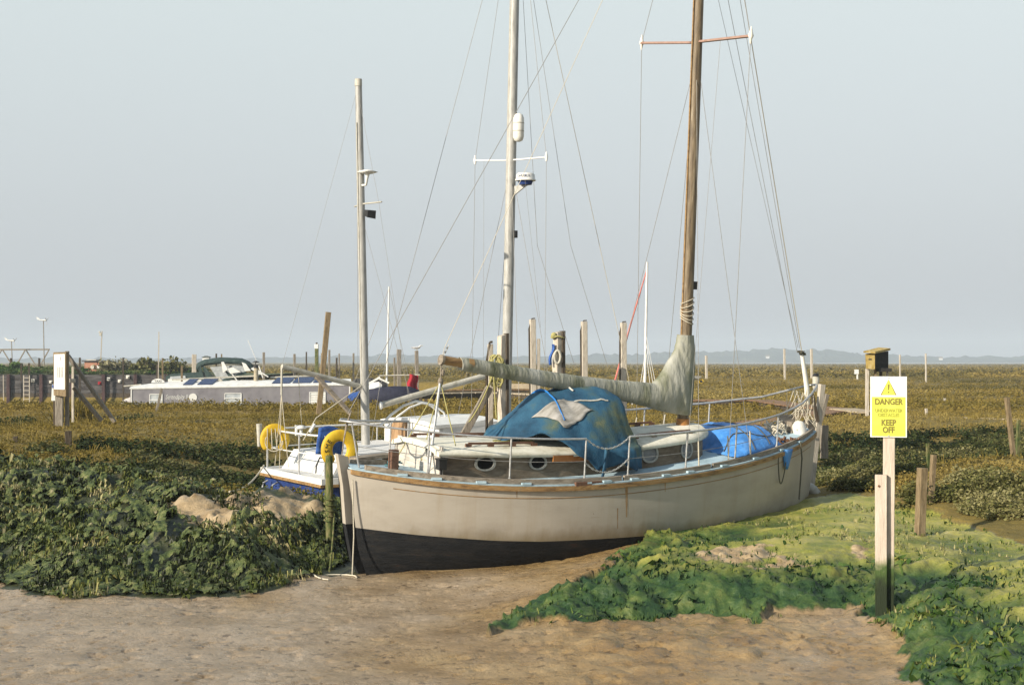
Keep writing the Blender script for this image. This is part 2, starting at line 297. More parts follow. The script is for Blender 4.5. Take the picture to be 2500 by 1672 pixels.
    bp = N('ShaderNodeBump'); bp.inputs['Strength'].default_value = .5; bp.inputs['Distance'].default_value = .035; L(h.outputs[0], bp.inputs['Height']); L(bp.outputs[0], b.inputs['Normal'])
    return m
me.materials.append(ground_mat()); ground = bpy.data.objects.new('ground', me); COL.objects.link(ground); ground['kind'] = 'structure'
def surf(x, y):
    z = base_h(x, y); l, r, c = masks(x, y); z = z+detail_h(x, y, z, l, r, c); a, b = boat_d(x, y)
    return z-.03*np.exp(-(b/1.0)**2)*sstep(-.6, .5, a)*sstep(4.4, 2.4, a)
# far ridge with its woods, and the estuary before it
def ridge():
    px = np.linspace(-2600, 5100, 700)
    py = np.interp(px, [-2600,-400,0,700,760,1000,1200,1450,1560,1620,1700,1800,1870,1960,2050,2120,2250,2350,2500,3000,5100], [874,872,878,876,872,869,872,869,867,862,861,856,852,854,857,868,872,873,872,870,872])
    vs = []; fs = []; prof = [(-160, 0), (-110, .42), (-70, .72), (-30, .92), (0, 1), (60, .8), (200, 0)]
    for i, (a, b) in enumerate(zip(px, py)):
        D = 2500; top = (HY-b+4)/FX*D
        for k, (dy, hh) in enumerate(prof):
            n = (fbm(a*.02+k*7, k*3.3, 4, 1, 20)*8+fbm(a*.13+k*5, k*1.7, 4, 1, 21)*11)*(1 if 0 < hh else 0)
            vs.append(((a-1250)/FX*D, D+dy+fbm(a*.05, k, 2, 1, 22)*14, .85+hh*top+float(n)*.55*min(1, hh*1.3) if hh else -1))
    k = len(prof)
    for i in range(len(px)-1):
        for j in range(k-1): fs.append((i*k+j, (i+1)*k+j, (i+1)*k+j+1, i*k+j+1))
    b = MB(); b.add(vs, fs, 0, False); o = b.build('wooded_hills', mat('far wood', [(.01, .02, .018), (.03, .045, .03), (.07, .08, .05)], .03, .95, 0, (1, 1, 3), detail=4), fix=False); o['kind'] = 'structure'
ridge()
b = MB(); b.add([(-60, 1050, .97), (4000, 1050, .97), (4000, 1600, .97), (300, 1600, .97)], [(0, 1, 2, 3)])
b.build('estuary_water', mat('water', [(.2, .22, .22), (.3, .31, .3)], .02, .2, 0), fix=False)['kind'] = 'structure'
# ------------------------------------------------------------------ vegetation nobody could count
def rot_frames(n, tilt):
    """random orthonormal frames whose third axis leans up to `tilt` from vertical"""
    az = rng.random(n)*2*np.pi; th = rng.random(n)*tilt; nrm = np.stack([np.cos(az)*np.sin(th), np.sin(az)*np.sin(th), np.cos(th)], -1)
    a2 = rng.random(n)*2*np.pi; r = np.stack([np.cos(a2), np.sin(a2), np.zeros(n)], -1)
    u = r-nrm*(r*nrm).sum(-1, keepdims=True); u /= np.linalg.norm(u, axis=-1, keepdims=True); return u, np.cross(nrm, u), nrm
def tufts(name, p, h, wd, nb, m, tint, lean=.5):
    """nb narrow blades per tuft at p, each a tapering quad"""
    n = len(p); Pn = np.repeat(p, nb, 0); hh = np.repeat(h, nb)*(.5+.6*rng.random(n*nb)); ww = np.repeat(wd, nb)*(.6+.7*rng.random(n*nb))
    off = rng.normal(0, 1, (n*nb, 2))*np.repeat(h, nb)[:, None]*.35; Pn = Pn.copy(); Pn[:, :2] += off
    u, v, nrm = rot_frames(n*nb, lean); top = Pn+nrm*hh[:, None]; s = u*ww[:, None]/2
    Q = np.stack([Pn-s*.6, Pn+s*.6, top+s*.55, top-s*.55], 1); Q[:, :2, 2] -= .04
    return quadmesh(name, Q, np.clip(np.repeat(tint, nb)+rng.normal(0, .14, n*nb), 0, 1), m)
def leafclumps(name, c, rad, per, size, m, tint, kind='stuff', flat=1.0, jit=.16):
    """per leaf-sized quads round every centre c"""
    n = len(c); k = n*per; d = rng.normal(0, 1, (k, 3)); d /= np.linalg.norm(d, axis=1, keepdims=True); d *= (rng.random((k, 1))**.45)*np.repeat(rad, per)[:, None]; d[:, 2] = np.abs(d[:, 2])*flat
    p = np.repeat(c, per, 0)+d; u, v, nrm = rot_frames(k, 1.5); s = size*(.5+.9*rng.random((k, 1)))
    Q = np.stack([p-u*s*.5, p+v*s*.32, p+u*s*.5, p-v*s*.32], 1)
    return quadmesh(name, Q, np.clip(np.repeat(tint, per)+rng.normal(0, jit, k), 0, 1), m, kind)
def boats_clear(x, y):
    a, b = boat_d(x, y); dx = x+3.9; dy = y-25.3; u = (math.cos(R_(33)), math.sin(R_(33))); a2 = dx*u[0]+dy*u[1]; b2 = -dx*u[1]+dy*u[0]
    return ~(((a > -.3) & (a < 8.9) & (np.abs(b) < np.minimum(1.35, .28+.9*np.maximum(a, 0)))) | ((a2 > -.4) & (a2 < 8.8) & (np.abs(b2) < 1.45)))
M_marsh = leafmat('marsh scrub', [(.065, .057, .012), (.128, .104, .021), (.185, .139, .03), (.235, .172, .043), (.285, .222, .073)], .75, .2)
M_purs = leafmat('dark creek scrub', [(.012, .02, .006), (.03, .045, .012), (.07, .08, .025), (.15, .14, .06)], .6, .15)
M_light = leafmat('sage green scrub', [(.03, .042, .01), (.085, .092, .025), (.17, .16, .055), (.27, .245, .115)], .6, .2)
M_weed = leafmat('sea lettuce', [(.01, .014, .004), (.034, .048, .011), (.09, .108, .024), (.185, .18, .052), (.38, .33, .18)], .42, .12)
M_straw = leafmat('dead grass', [(.1, .09, .04), (.25, .2, .1), (.4, .34, .2)], .8, .2)
def scatter(n, x0, x1, y0, y1): return x0+(x1-x0)*rng.random(n), y0+(y1-y0)*rng.random(n)
def marsh(name, n, y0, y1, h, wd, nb, spread=.42, lean=.7):
    y = y0*(y1/y0)**(rng.random(n)); x = (rng.random(n)*2-1)*(y*spread+3); z = surf(x, y)
    ok = (base_h(x, y) > .66) & boats_clear(x, y) & ~((y > 63) & (y < 132) & (x < -5)) & ~inpoly(x, y, ALG_R) & ~inpoly(x, y, ALG_L)
    x, y, z = x[ok], y[ok], z[ok]; k = fbm(x, y*.5, 5, .12, 31)*.75+fbm(x, y, 3, .9, 32)*.35
    sz = (1+fbm(x, y, 3, .5, 33)*.9).clip(.35, 2)
    tufts(name, np.stack([x, y, z], -1), h*sz*(.7+.5*rng.random(len(x))), wd*np.ones(len(x)), nb, M_marsh, np.clip(.5+k*.75, 0, 1), lean)
def marshleaf(n, y0, y1, rad, per, size, spread=.42):
    y = y0*(y1/y0)**(rng.random(n)); x = (rng.random(n)*2-1)*(y*spread+3)
    ok = (base_h(x, y) > .66) & boats_clear(x, y) & ~((y > 63) & (y < 132) & (x < -5)) & ~inpoly(x, y, ALG_R) & ~inpoly(x, y, ALG_L)
    x, y = x[ok], y[ok]; z = surf(x, y)-.02; k = fbm(x*.45, y*.6, 5, .13, 31)*1.05+fbm(x, y, 3, .8, 32)*.35; sz = (1+fbm(x, y, 3, .45, 33)*1.1).clip(.3, 1.9)
    return leafclumps('marsh_scrub', np.stack([x, y, z], -1), rad*sz, per, size, M_marsh, np.clip(.5+k*.72, 0, 1), flat=.75, jit=.07)
marshleaf(21000, 22, 60, .19, 30, .046); marshleaf(20000, 55, 180, .33, 22, .1); marshleaf(13000, 170, 900, .8, 14, .36)
marsh('marsh_grass', 5000, 24, 75, .16, .018, 6, lean=1.0)
# dark purslane on the creek walls and creek lips
x, y = scatter(60000, -16, 24, 24, 44); z = base_h(x, y); ok = (z > .12) & (z < .9) & boats_clear(x, y) & ~inpoly(x, y, ALG_R) & ~inpoly(x, y, ALG_L) & (fbm(x, y, 3, .8, 35) > -.25) & (fbm(x, y, 3, .6, 36)*.6+np.where(z < .82, .3, -.12) > 0) & ~((x > 7) & (y < 29.5))
x, y = x[ok][:9500], y[ok][:9500]; z = surf(x, y); n = len(x)
leafclumps('creek_scrub', np.stack([x, y, z], -1), .1+.2*rng.random(n), 26, .075, M_purs, np.clip(.45+fbm(x, y, 4, .7, 37)*.9, 0, 1))
# paler bushes on the right bank and by the bow
def patch(name, pts, n, r, per, size, m, hmul=1.0, seed=0):
    x = []; 
    for px, py, rx, ry, wgt in pts:
        g = G(px, py); k = int(n*wgt); a = rng.random(k)*2*np.pi; q = np.sqrt(rng.random(k))
        x.append(np.stack([g.x+np.cos(a)*q*rx, g.y+np.sin(a)*q*ry, (1-q**2)*hmul*(.6+.4*rng.random(k))*rng.random(k)], -1))
    x = np.concatenate(x); ok = boats_clear(x[:, 0], x[:, 1]) & (fbm(x[:, 0], x[:, 1], 3, 1.6, 40+seed) > -.3); x = x[ok]; zz = surf(x[:, 0], x[:, 1]); x[:, 2] += zz
    return leafclumps(name, x, r*(.6+.8*rng.random(len(x))), per, size, m, np.clip(.5+fbm(x[:, 0], x[:, 1], 4, 1.3, 41+seed)*.9+(x[:, 2]-zz)*.4, 0, 1))
patch('bank_scrub', [(2120,1165,1.0,.8,.3),(2050,1200,.5,.4,.14),(2230,1130,1.6,.9,.2),(2380,1120,1.8,1.2,.3),(2490,1105,1.2,.8,.2)], 2200, .13, 24, .05, M_light, .25)
patch('bank_scrub', [(2440,1215,.9,.7,.4),(2520,1240,1.0,.9,.4),(2380,1190,.6,.4,.15),(2250,1225,.4,.3,.06)], 1700, .12, 24, .045, M_light, .38, 3)
patch('bank_scrub', [(700,1178,.8,.5,.25),(800,1172,.7,.5,.3),(620,1188,.6,.35,.15),(760,1196,.8,.3,.2)], 500, .06, 18, .035, M_purs, .05, 5)
# ragged seaweed hanging over the left bank
def seaweed(name, n, poly, box, size, tintf, m, keep, wide=.3, lf=1.0):
    x, y = scatter(n, *box); ok = inpoly(x, y, poly) & keep(x, y); x, y = x[ok], y[ok]; z = surf(x, y); n = len(x)
    e = .06; gx_ = (base_h(x+e, y)-base_h(x-e, y))/(2*e); gy_ = (base_h(x, y+e)-base_h(x, y-e))/(2*e)
    dn = np.stack([-gx_, -gy_], -1); dn += rng.normal(0, .3, dn.shape); dn /= np.linalg.norm(dn, axis=1, keepdims=True)+1e-6
    side = np.stack([-dn[:, 1], dn[:, 0]], -1); L = size*(.35+1.2*rng.random(n)**1.6); W = L*(.1+wide*rng.random(n)**1.5); T = tintf(x, y)
    Q = []; tt = []
    lift = (.02+.11*rng.random(n)**2)*(.5+size*4)*lf
    ks = 3; prev = None; jt = rng.normal(0, .19, n)
    for j in range(ks+1):
        t_ = j/ks; c2 = np.stack([x, y], -1)+dn*(L*t_)[:, None]; wj = W*(1-.55*t_)*(.5+.8*rng.random(n)); sh = rng.normal(0, .16, n)*W
        zz = np.maximum(z+lift*(1-t_)+rng.normal(0, .014, n)-L*t_*(.25+.3*rng.random(n)), surf(c2[:, 0], c2[:, 1])+.008+.03*rng.random(n))
        a = np.concatenate([c2-side*(wj/2-sh)[:, None], (zz+rng.normal(0, .02, n))[:, None]], 1); b_ = np.concatenate([c2+side*(wj/2+sh)[:, None], (zz+rng.normal(0, .02, n))[:, None]], 1)
        if prev is not None:
            Q.append(np.stack([prev[0], prev[1], b_, a], 1)); tt.append(np.clip(T+jt*(1+0*j)-.05*j, 0, 1))
        prev = (a, b_)
    return quadmesh(name, np.concatenate(Q), np.concatenate(tt), m)
tl = lambda x, y: np.clip(.4+fbm(x, y, 4, 1.3, 51)*1.25+sstep(.45, .9, base_h(x, y))*.16, 0, 1)
notclay = lambda x, y: ~inpoly(x, y, CLAY) & boats_clear(x, y)
def weedmat(name, x0, x1, y0, y1, st, poly, m, hole, lift, keep):
    '''a torn, draped sheet of weed lying over the bank, open where it has rotted through'''
    X, Y = np.meshgrid(np.arange(x0, x1, st), np.arange(y0, y1, st), indexing='ij'); n0, n1 = X.shape; x, y = X.ravel(), Y.ravel()
    x = x+fbm(x, y, 2, 9, 91)*st*1.2; y = y+fbm(x, y, 2, 9, 92)*st*1.2; z0 = base_h(x, y); z = surf(x, y); up_ = sstep(.2, .5, z0)
    rid = np.abs(fbm(x, y*.6, 4, 6.5, 93)); fine = fbm(x, y, 3, 15, 94)
    z = z+.015+lift*(.35+.65*up_)*sstep(.02, .3, rid)*(1.1+.5*fine)+.05*up_*np.abs(fbm(x*1.6, y*.7, 3, 5, 95))+.012*fine
    h = rid+.2*fine+.14*fbm(x*2.4, y*.7, 2, 6, 96)+.25*fbm(x, y, 2, .9, 99); ok = (h > hole*(.2+.8*up_)) & inpoly(x+fbm(x, y, 3, 3, 97)*.3, y+fbm(x, y, 3, 3, 98)*.3, poly) & keep(x, y)
    idx = np.arange(n0*n1).reshape(n0, n1); f = np.stack([idx[:-1, :-1], idx[1:, :-1], idx[1:, 1:], idx[:-1, 1:]], -1).reshape(-1, 4); f = f[ok[f].all(1)]
    used = np.unique(f); rm = np.full(n0*n1, -1); rm[used] = np.arange(len(used)); f = rm[f]; me = bpy.data.meshes.new(name); me.vertices.add(len(used)); me.vertices.foreach_set('co', np.stack([x, y, z], -1)[used].astype(np.float32).ravel())
    me.loops.add(f.size); me.loops.foreach_set('vertex_index', f.astype(np.int32).ravel()); me.polygons.add(len(f)); me.polygons.foreach_set('loop_start', np.arange(0, f.size, 4, dtype=np.int32)); me.update(calc_edges=True); me.polygons.foreach_set('use_smooth', np.ones(len(f), bool))
    me.materials.append(m); o = bpy.data.objects.new(name, me); COL.objects.link(o); o['kind'] = 'stuff'; return o
m_mat = mat('draped sea lettuce', [(.014, .02, .006), (.035, .052, .014), (.075, .098, .026), (.14, .15, .05), (.3, .26, .15)], 7, .55, .8, spread=(.3, .7), bscale=40, dist=.006, spec=.3, detail=9)
weedmat('weed_mat', -13, -1.5, 16.6, 28.4, .023, ALG_L, m_mat, .17, .08, notclay)
seaweed('seaweed', 34000, ALG_L, (-14, -1.5, 16.5, 28), .17, tl, M_weed, lambda x, y: notclay(x, y) & (base_h(x, y) > .22+.25*rng.random(len(x))) & (fbm(x, y*.8, 3, 2.4, 59) > -.06), .1)
seaweed('seaweed', 80000, ALG_L, (-14, -1.5, 16.5, 28), .055, tl, M_weed, lambda x, y: boats_clear(x, y) & (fbm(x, y*.8, 3, 2.4, 59) > -.16) & (~inpoly(x, y, CLAY) | (fbm(x, y, 3, 2, 60) > .24)), .5, 1.4)
M_alg = leafmat('green algae', [(.01, .03, .01), (.028, .066, .016), (.07, .11, .022), (.16, .18, .045), (.3, .27, .13)], .5, .1)
ar = lambda x, y: np.clip(.36+fbm(x, y, 4, .8, 53)*.8+sstep(.35, .6, base_h(x, y))*.42-.08, 0, 1)
seaweed('algae_mat', 16000, ALG_R, (-1.5, 11, 11, 23.5), .04, ar, M_alg, lambda x, y: boats_clear(x, y) & (fbm(x, y, 3, 1.5, 54) > -.1), .12, .2)
seaweed('algae_mat', 6000, ALG_R, (-1.5, 11, 11, 19), .13, ar, M_alg, lambda x, y: boats_clear(x, y) & (base_h(x, y) < .45) & (fbm(x, y, 3, 1.5, 58) > -.0), .06, .15)
# ------------------------------------------------------------------ object materials
m_white = mat('white gelcoat', [(.55, .545, .52), (.68, .675, .65), (.74, .735, .71)], 3, .35, .03)
m_hull = mat('cream hull paint', [(.335, .298, .248), (.395, .355, .298), (.435, .395, .335)], 1.6, .5, .12, (.5, 1, 1.6), bscale=14, dist=.002)
def weather_hull(m):
    t = m.node_tree; L = t.links.new; b = t.nodes['Principled BSDF']; src = b.inputs['Base Color'].links[0].from_socket; tc = t.nodes.new('ShaderNodeTexCoord')
    def nz(st, sc, d=5): mp = t.nodes.new('ShaderNodeMapping'); mp.inputs['Scale'].default_value = st; L(tc.outputs['Object'], mp.inputs[0]); n = t.nodes.new('ShaderNodeTexNoise'); n.inputs['Scale'].default_value = sc; n.inputs['Detail'].default_value = d; n.inputs['Roughness'].default_value = .65; L(mp.outputs[0], n.inputs[0]); return n.outputs[0]
    def rp(s_, st): r = t.nodes.new('ShaderNodeValToRGB'); e = r.color_ramp.elements; e[0].position, e[0].color = st[0][0], st[0][1]+(1,); e[1].position, e[1].color = st[1][0], st[1][1]+(1,); L(s_, r.inputs[0]); return r.outputs[0]
    def mul(a, c): x = t.nodes.new('ShaderNodeMix'); x.data_type = 'RGBA'; x.blend_type = 'MULTIPLY'; x.inputs[0].default_value = 1; L(a, x.inputs[6]); L(c, x.inputs[7]); return x.outputs[2]
    c = mul(src, rp(nz((2.2, 2.2, .12), 3), [(.3, (.93, .9, .85)), (.5, (1, 1, 1))]))          # runs of rain dirt
    c = mul(c, rp(nz((.5, .5, 9), 2.2, 8), [(.27, (.62, .56, .48)), (.33, (1, 1, 1))]))           # opened plank seams
    c = mul(c, rp(nz((6, 6, 5), 4, 6), [(.24, (.5, .42, .33)), (.3, (1, 1, 1))]))                 # chips
    sx = t.nodes.new('ShaderNodeSeparateXYZ'); L(tc.outputs['Object'], sx.inputs[0]); ma = t.nodes.new('ShaderNodeMath'); ma.operation = 'MULTIPLY_ADD'; ma.inputs[1].default_value = .3; L(nz((1.5, 1.5, .6), 3, 7), ma.inputs[0]); L(sx.outputs[2], ma.inputs[2])
    c = mul(c, rp(ma.outputs[0], [(.66, (.62, .58, .46)), (.84, (1, 1, 1))])); L(c, b.inputs['Base Color'])   # slime band above the boot top
weather_hull(m_hull)
m_anti = mat('black antifouling', [(.004, .005, .006), (.008, .009, .011), (.018, .017, .016), (.06, .025, .015)], 5, .9, .5, (.5, 1, 2.5), spread=(.35, .8))
m_rub = mat('worn varnished rail', [(.1, .06, .03), (.24, .14, .055), (.33, .2, .08), (.2, .17, .12)], 9, .6, .4, (.35, 2, 2))
m_greywood = mat('weathered grey teak', [(.13, .11, .085), (.24, .2, .155), (.34, .3, .245)], 14, .85, .5, (.25, 2, 2))
m_bluedeck = mat('pale blue deck paint', [(.26, .36, .40), (.36, .48, .55), (.42, .54, .6)], 4, .7, .2)
m_cabin = mat('bare brown cabin ply', [(.07, .05, .033), (.15, .115, .078), (.22, .18, .13), (.34, .31, .27)], 4.2, .8, .4, (.6, 1, 1.6), spread=(.3, .82))
m_aft = mat('white cabin planks', [(.36, .33, .28), (.5, .46, .41), (.57, .53, .48)], 5, .7, .25, (1, 1, 4))
m_roof = mat('cream cabin roof', [(.36, .32, .22), (.6, .57, .46), (.72, .69, .58), (.76, .73, .64)], 3.2, .75, .25, spread=(.28, .68))
m_brown = mat('reddish brown timber', [(.07, .035, .022), (.15, .075, .045), (.2, .11, .07)], 12, .7, .4, (.4, 2, 2))
m_steel = mat('galvanised tube', [(.33, .33, .33), (.46, .46, .46), (.55, .54, .52)], 20, .45, .05, metal=.55)
m_wire = mat('rigging wire', [(.2, .19, .18), (.32, .31, .29)], 20, .5, 0, metal=.3)
m_pale_rope = mat('pale rope', [(.42, .37, .28), (.62, .57, .46)], 60, .9, .3)
m_dark_rope = mat('dark rope', [(.05, .05, .035), (.13, .12, .09)], 60, .9, .3)
m_yel_rope = mat('faded yellow rope', [(.28, .25, .08), (.42, .39, .17)], 60, .9, .3)
m_mastwood = mat('varnished spruce mast', [(.045, .034, .024), (.115, .085, .053), (.19, .145, .09), (.31, .265, .2)], 7, .5, .2, (3, 3, .35), spread=(.28, .74))
m_spread = mat('red brown spreader', [(.24, .14, .105), (.36, .235, .19)], 16, .6, .2)
m_cover = mat('lichen stained canvas', [(.10, .11, .06), (.2, .205, .145), (.3, .3, .25), (.37, .37, .33)], 2.6, .95, .5, (1.6, 1, .5), spread=(.3, .68), bscale=9, dist=.012)
m_glass = mat('dark porthole glass', [(.003, .003, .003), (.006, .006, .006)], 8, .5, 0, spec=.1)
m_glass2 = mat('clouded porthole glass', [(.1, .105, .115), (.19, .2, .21)], 8, .3, 0)
m_bronze = mat('dull grey bronze rim', [(.2, .2, .18), (.36, .36, .33)], 25, .5, .2, metal=.4)
m_rust = mat('rusty iron', [(.06, .03, .02), (.16, .075, .04), (.26, .15, .09)], 22, .9, .5)
m_tarp = mat('blue green netting tarp', [(.005, .026, .05), (.011, .055, .105), (.02, .085, .15), (.06, .1, .09), (.17, .17, .075)], 1.5, .8, .5, (1, 1, 1), spread=(.3, .68), bscale=60, dist=.003)
m_patch = mat('grey tarp patch', [(.17, .16, .14), (.3, .285, .26), (.42, .4, .38)], 4, .9, .3, (1, 4, 1))
m_bluetarp = mat('bright blue tarp', [(.03, .15, .42), (.06, .23, .58), (.12, .31, .66)], 4, .5, .5, bscale=7, dist=.01)
m_white_rubber = mat('white fender', [(.6, .58, .52), (.76, .74, .69)], 6, .45, .05)
m_terra = mat('terracotta', [(.2, .085, .05), (.3, .135, .085)], 12, .85, .2)
m_black = mat('black plastic', [(.012, .012, .013), (.03, .03, .03)], 12, .5, .1)
class Boat:
    """local frame of a boat lying at (x, y), bow along +X"""
    def __init__(s, x, y, yaw, roll, z=0):
        s.loc = V((x, y, z)); s.rot = (R_(roll), 0, R_(yaw)); s.M = Matrix.Translation(s.loc) @ Matrix.Rotation(R_(yaw), 4, 'Z') @ Matrix.Rotation(R_(roll), 4, 'X'); s.I = s.M.inverted()
    def _ray(s, px, py): o = s.I @ V((0, 0, HC)); return o, (s.I.to_3x3() @ V(((px-1250)/FX, 1, -(py-HY)/FX)))
    def y(s, px, py, yl=0.0): o, d = s._ray(px, py); return o+d*((yl-o.y)/d.y)
    def z(s, px, py, zl): o, d = s._ray(px, py); return o+d*((zl-o.z)/d.z)
    def side(s, px, py, f, sg=-1):
        y_ = .5*sg
        for i in range(40): p = s.y(px, py, y_); y_ = .5*y_+.5*sg*f(p.x)
        return p
    def w(s, p): return s.M @ V(p)
def sagline(a, b_, sag, n=10): a, b_ = V(a), V(b_); return [a.lerp(b_, i/n)-V((0, 0, sag*4*(i/n)*(1-i/n))) for i in range(n+1)]
def coil(c, r, turns, drop=0.0, ax=(0, 0, 1), n=14, jit=.12):
    ax = V(ax).normalized(); u = ax.orthogonal().normalized(); q = ax.cross(u); out = []
    for i in range(turns*n+1):
        a = 2*math.pi*i/n; k = r*(1+random.uniform(-jit, jit)); out.append(V(c)+u*math.cos(a)*k+q*math.sin(a)*k+ax*random.uniform(-.01, .03)+V((0, 0, -drop*random.random()*.1)))
    return out
# ------------------------------------------------------------------ the white sailing boat on the mud
B = Boat(-2.21, 18.5, 33, 5)
boat = thing('sailing_boat', 'weathered cream wooden sailing boat with brown cabin sides, leaning aground on the mud in front', 'sailing boat', B.loc, B.rot)
hb = lambda x: 1.25*max(0.0, 1-(abs(x-4.2)/(4.42 if x < 4.2 else 4.2))**2.4)**.9
_zx = [-.2, .2, .7, 1.6, 2.6, 3.4, 4.4, 5.6, 7.0, 7.8, 8.5]; _zz = [1.46, 1.41, 1.35, 1.28, 1.245, 1.26, 1.32, 1.41, 1.545, 1.645, 1.74]
_pz = np.polyfit(_zx, _zz, 4); zs = lambda x: float(np.polyval(_pz, x))
wl = lambda x: float(np.interp(x, [-.2, .7, 1.7, 2.4, 3.4, 8.6], [.70, .61, .535, .505, .5, .47]))
xst = lambda z: -.07+.2*max(0, (1.5-z))/1.2+.28*max(0, .35-z)
xbw = lambda z: 8.25-.12*max(0, 1.7-z)-.5*max(0, .7-z)**1.5
def hull_pt(t, z, zk=-.35):
    x0, x1 = xst(z), xbw(z); x = x0+(x1-x0)*t; top = zs(x); d = min(1, max(0, (top-z)/(top-zk))); p = 2.1+2.0*(1-abs(2*t-1)**1.7)
    return x, max(.035, hb(x)*(1-d**p)**.78)
def hull_half(sg, rows_fn, nt=64):
    rings = []
    for i in range(nt+1):
        t = .5-.5*math.cos(math.pi*i/nt); xm = 8.4*t; r = []
        for z in rows_fn(xm):
            x, y_ = hull_pt(t, z); r.append(V((x, sg*y_, z)))
        rings.append(r)
    return rings
hb_ = MB(); an = MB()
for sg in (-1, 1):
    hb_.loft(hull_half(sg, lambda x: [zs(x)+(wl(x)-zs(x))*k/9 for k in range(10)]), 0, True, False, False)
    an.loft(hull_half(sg, lambda x: [wl(x)+(-.35-wl(x))*k/8 for k in range(9)]), 0, True, False, False)
hull = hb_.build('hull', m_hull, boat, fix=True); an.build('bottom_paint', m_anti, hull)
def sweep(off, z0, z1, th, x0=-.02, x1=8.2, n=60, sg=-1):
    """strip along the sheer: off outward from the hull, between heights z0 and z1 above it"""
    rings = []
    for i in range(n+1):
        x = x0+(x1-x0)*i/n; y_ = hb(x)+off; z = zs(x); rings.append([V((x, sg*y_, z+z0)), V((x, sg*y_, z+z1)), V((x, sg*max(.0, y_-th), z+z1)), V((x, sg*max(0, y_-th), z+z0))])
    return rings
for sg in (-1, 1):
    MB().loft(sweep(.04, -.062, -.002, .07, sg=sg), 0, False).build('rubbing_strake', m_rub, hull)
    MB().loft(sweep(.018, .0, .018, .09, sg=sg), 0, False).build('covering_board', m_bluedeck, boat)
    rr = MB()
    for x0, x1 in ((.15, 3.55), (3.6, 5.15), (5.2, 8.1)): rr.loft(sweep(-.02, .019, .085, .045, x0, x1, 24, sg), 0, False)
    tr = rr.build('toe_rail', m_greywood, boat)
    for x in (.55, .95, 1.5, 2.1, 2.98, 3.3, 3.75, 4.3, 4.74, 5.4, 6.1, 6.8, 7.4):
        a = math.atan2(hb(x+.05)-hb(x-.05), .1); ck = MB(); ck.box((x, sg*(hb(x)-.0), zs(x)+.032), (.13, .05, .026), Matrix.Rotation(-sg*-a if sg > 0 else -a, 3, 'Z')); ck.build('scupper_block', m_bluedeck, tr)
    g = MB(); g.tube([V((x, sg*(hull_pt((x-xst(zs(x)-.16))/(xbw(zs(x)-.16)-xst(zs(x)-.16)), zs(x)-.16)[1]+.001), zs(x)-.16)) for x in np.linspace(.45, 7.95, 50)], .006, 5); g.build('cove_line', m_rub, hull)
p = MB(); p.box((3.0, -hb(3.0)-.0, zs(3.0)+.02), (.42, .045, .05)); p.build('varnish_patch', m_brown, hull)
def deck():
    rings = []
    for i in range(49):
        x = .0+8.14*i/48; yb = max(.01, hb(x)-.06); z = zs(x)+.012; rings.append([V((x, yb*k, z+.045*(1-k*k))) for k in (-1, -.6, -.2, .2, .6, 1)])
    return MB().loft(rings, 0, True, False, False).build('deck', m_bluedeck, boat)
deck()
# end posts
q = MB(); q.prism([(-.15, -.045, 1.62), (.0, -.045, 1.58), (.07, -.045, 1.2), (.12, -.045, .7), (.0, -.045, .7), (-.06, -.045, 1.2)], (0, .09, 0)); sp0 = q.build('stern_post', m_hull, boat)
q = MB(); q.prism([(.0, -.044, .7), (.12, -.044, .7), (.28, -.044, .2), (.5, -.044, -.2), (.35, -.044, -.2), (.12, -.044, .2)], (0, .088, 0)); q.build('post_foot', m_anti, sp0)
q = MB(); q.prism([(8.15, -.06, 1.86), (8.31, -.06, 1.86), (8.29, -.06, 1.3), (8.19, -.06, .6), (7.93, -.06, .1), (7.73, -.06, .1), (8.03, -.06, .8), (8.12, -.06, 1.4)], (0, .12, 0)); q.build('stem_post', m_greywood, boat)
# hull marks
for px, py, r in ((1412, 1254, .022), (1450, 1253, .012)):
    f = lambda x: hull_pt((x-.1)/8.2, .95)[1]; p = B.side(px, py, f); MB().tube([p+V((0, .02, 0)), p+V((0, -.006, 0))], [r, r], 10).build('drain_hole', m_black, hull)
def streak(px, y0, y1, wd):
    pts = []; rings = []
    for k in range(9):
        z_ = k/8; py = y0+(y1-y0)*z_
        yv = -.6
        for it in range(40):
            p = B.y(px, py, yv); t = (p.x-xst(p.z))/(xbw(p.z)-xst(p.z)); yv = .5*yv-.5*(hull_pt(t, p.z)[1]+.0025)
        wk = wd*(1-.6*z_)*random.uniform(.75, 1.1); rings.append([p+V((-wk/2, 0, 0)), p+V((wk/2, 0, 0))])
    return MB().loft(rings, 0, True, False, False).build('rust_streak', m_streak, hull)
m_streak = mat('rust stain', [(.2, .12, .05), (.33, .2, .09), (.42, .3, .18)], 30, .8, 0, (1, 1, .3))
streak(1530, 1180, 1262, .055); streak(1508, 1240, 1290, .02); streak(1624, 1168, 1200, .03); streak(1262, 1195, 1216, .02)
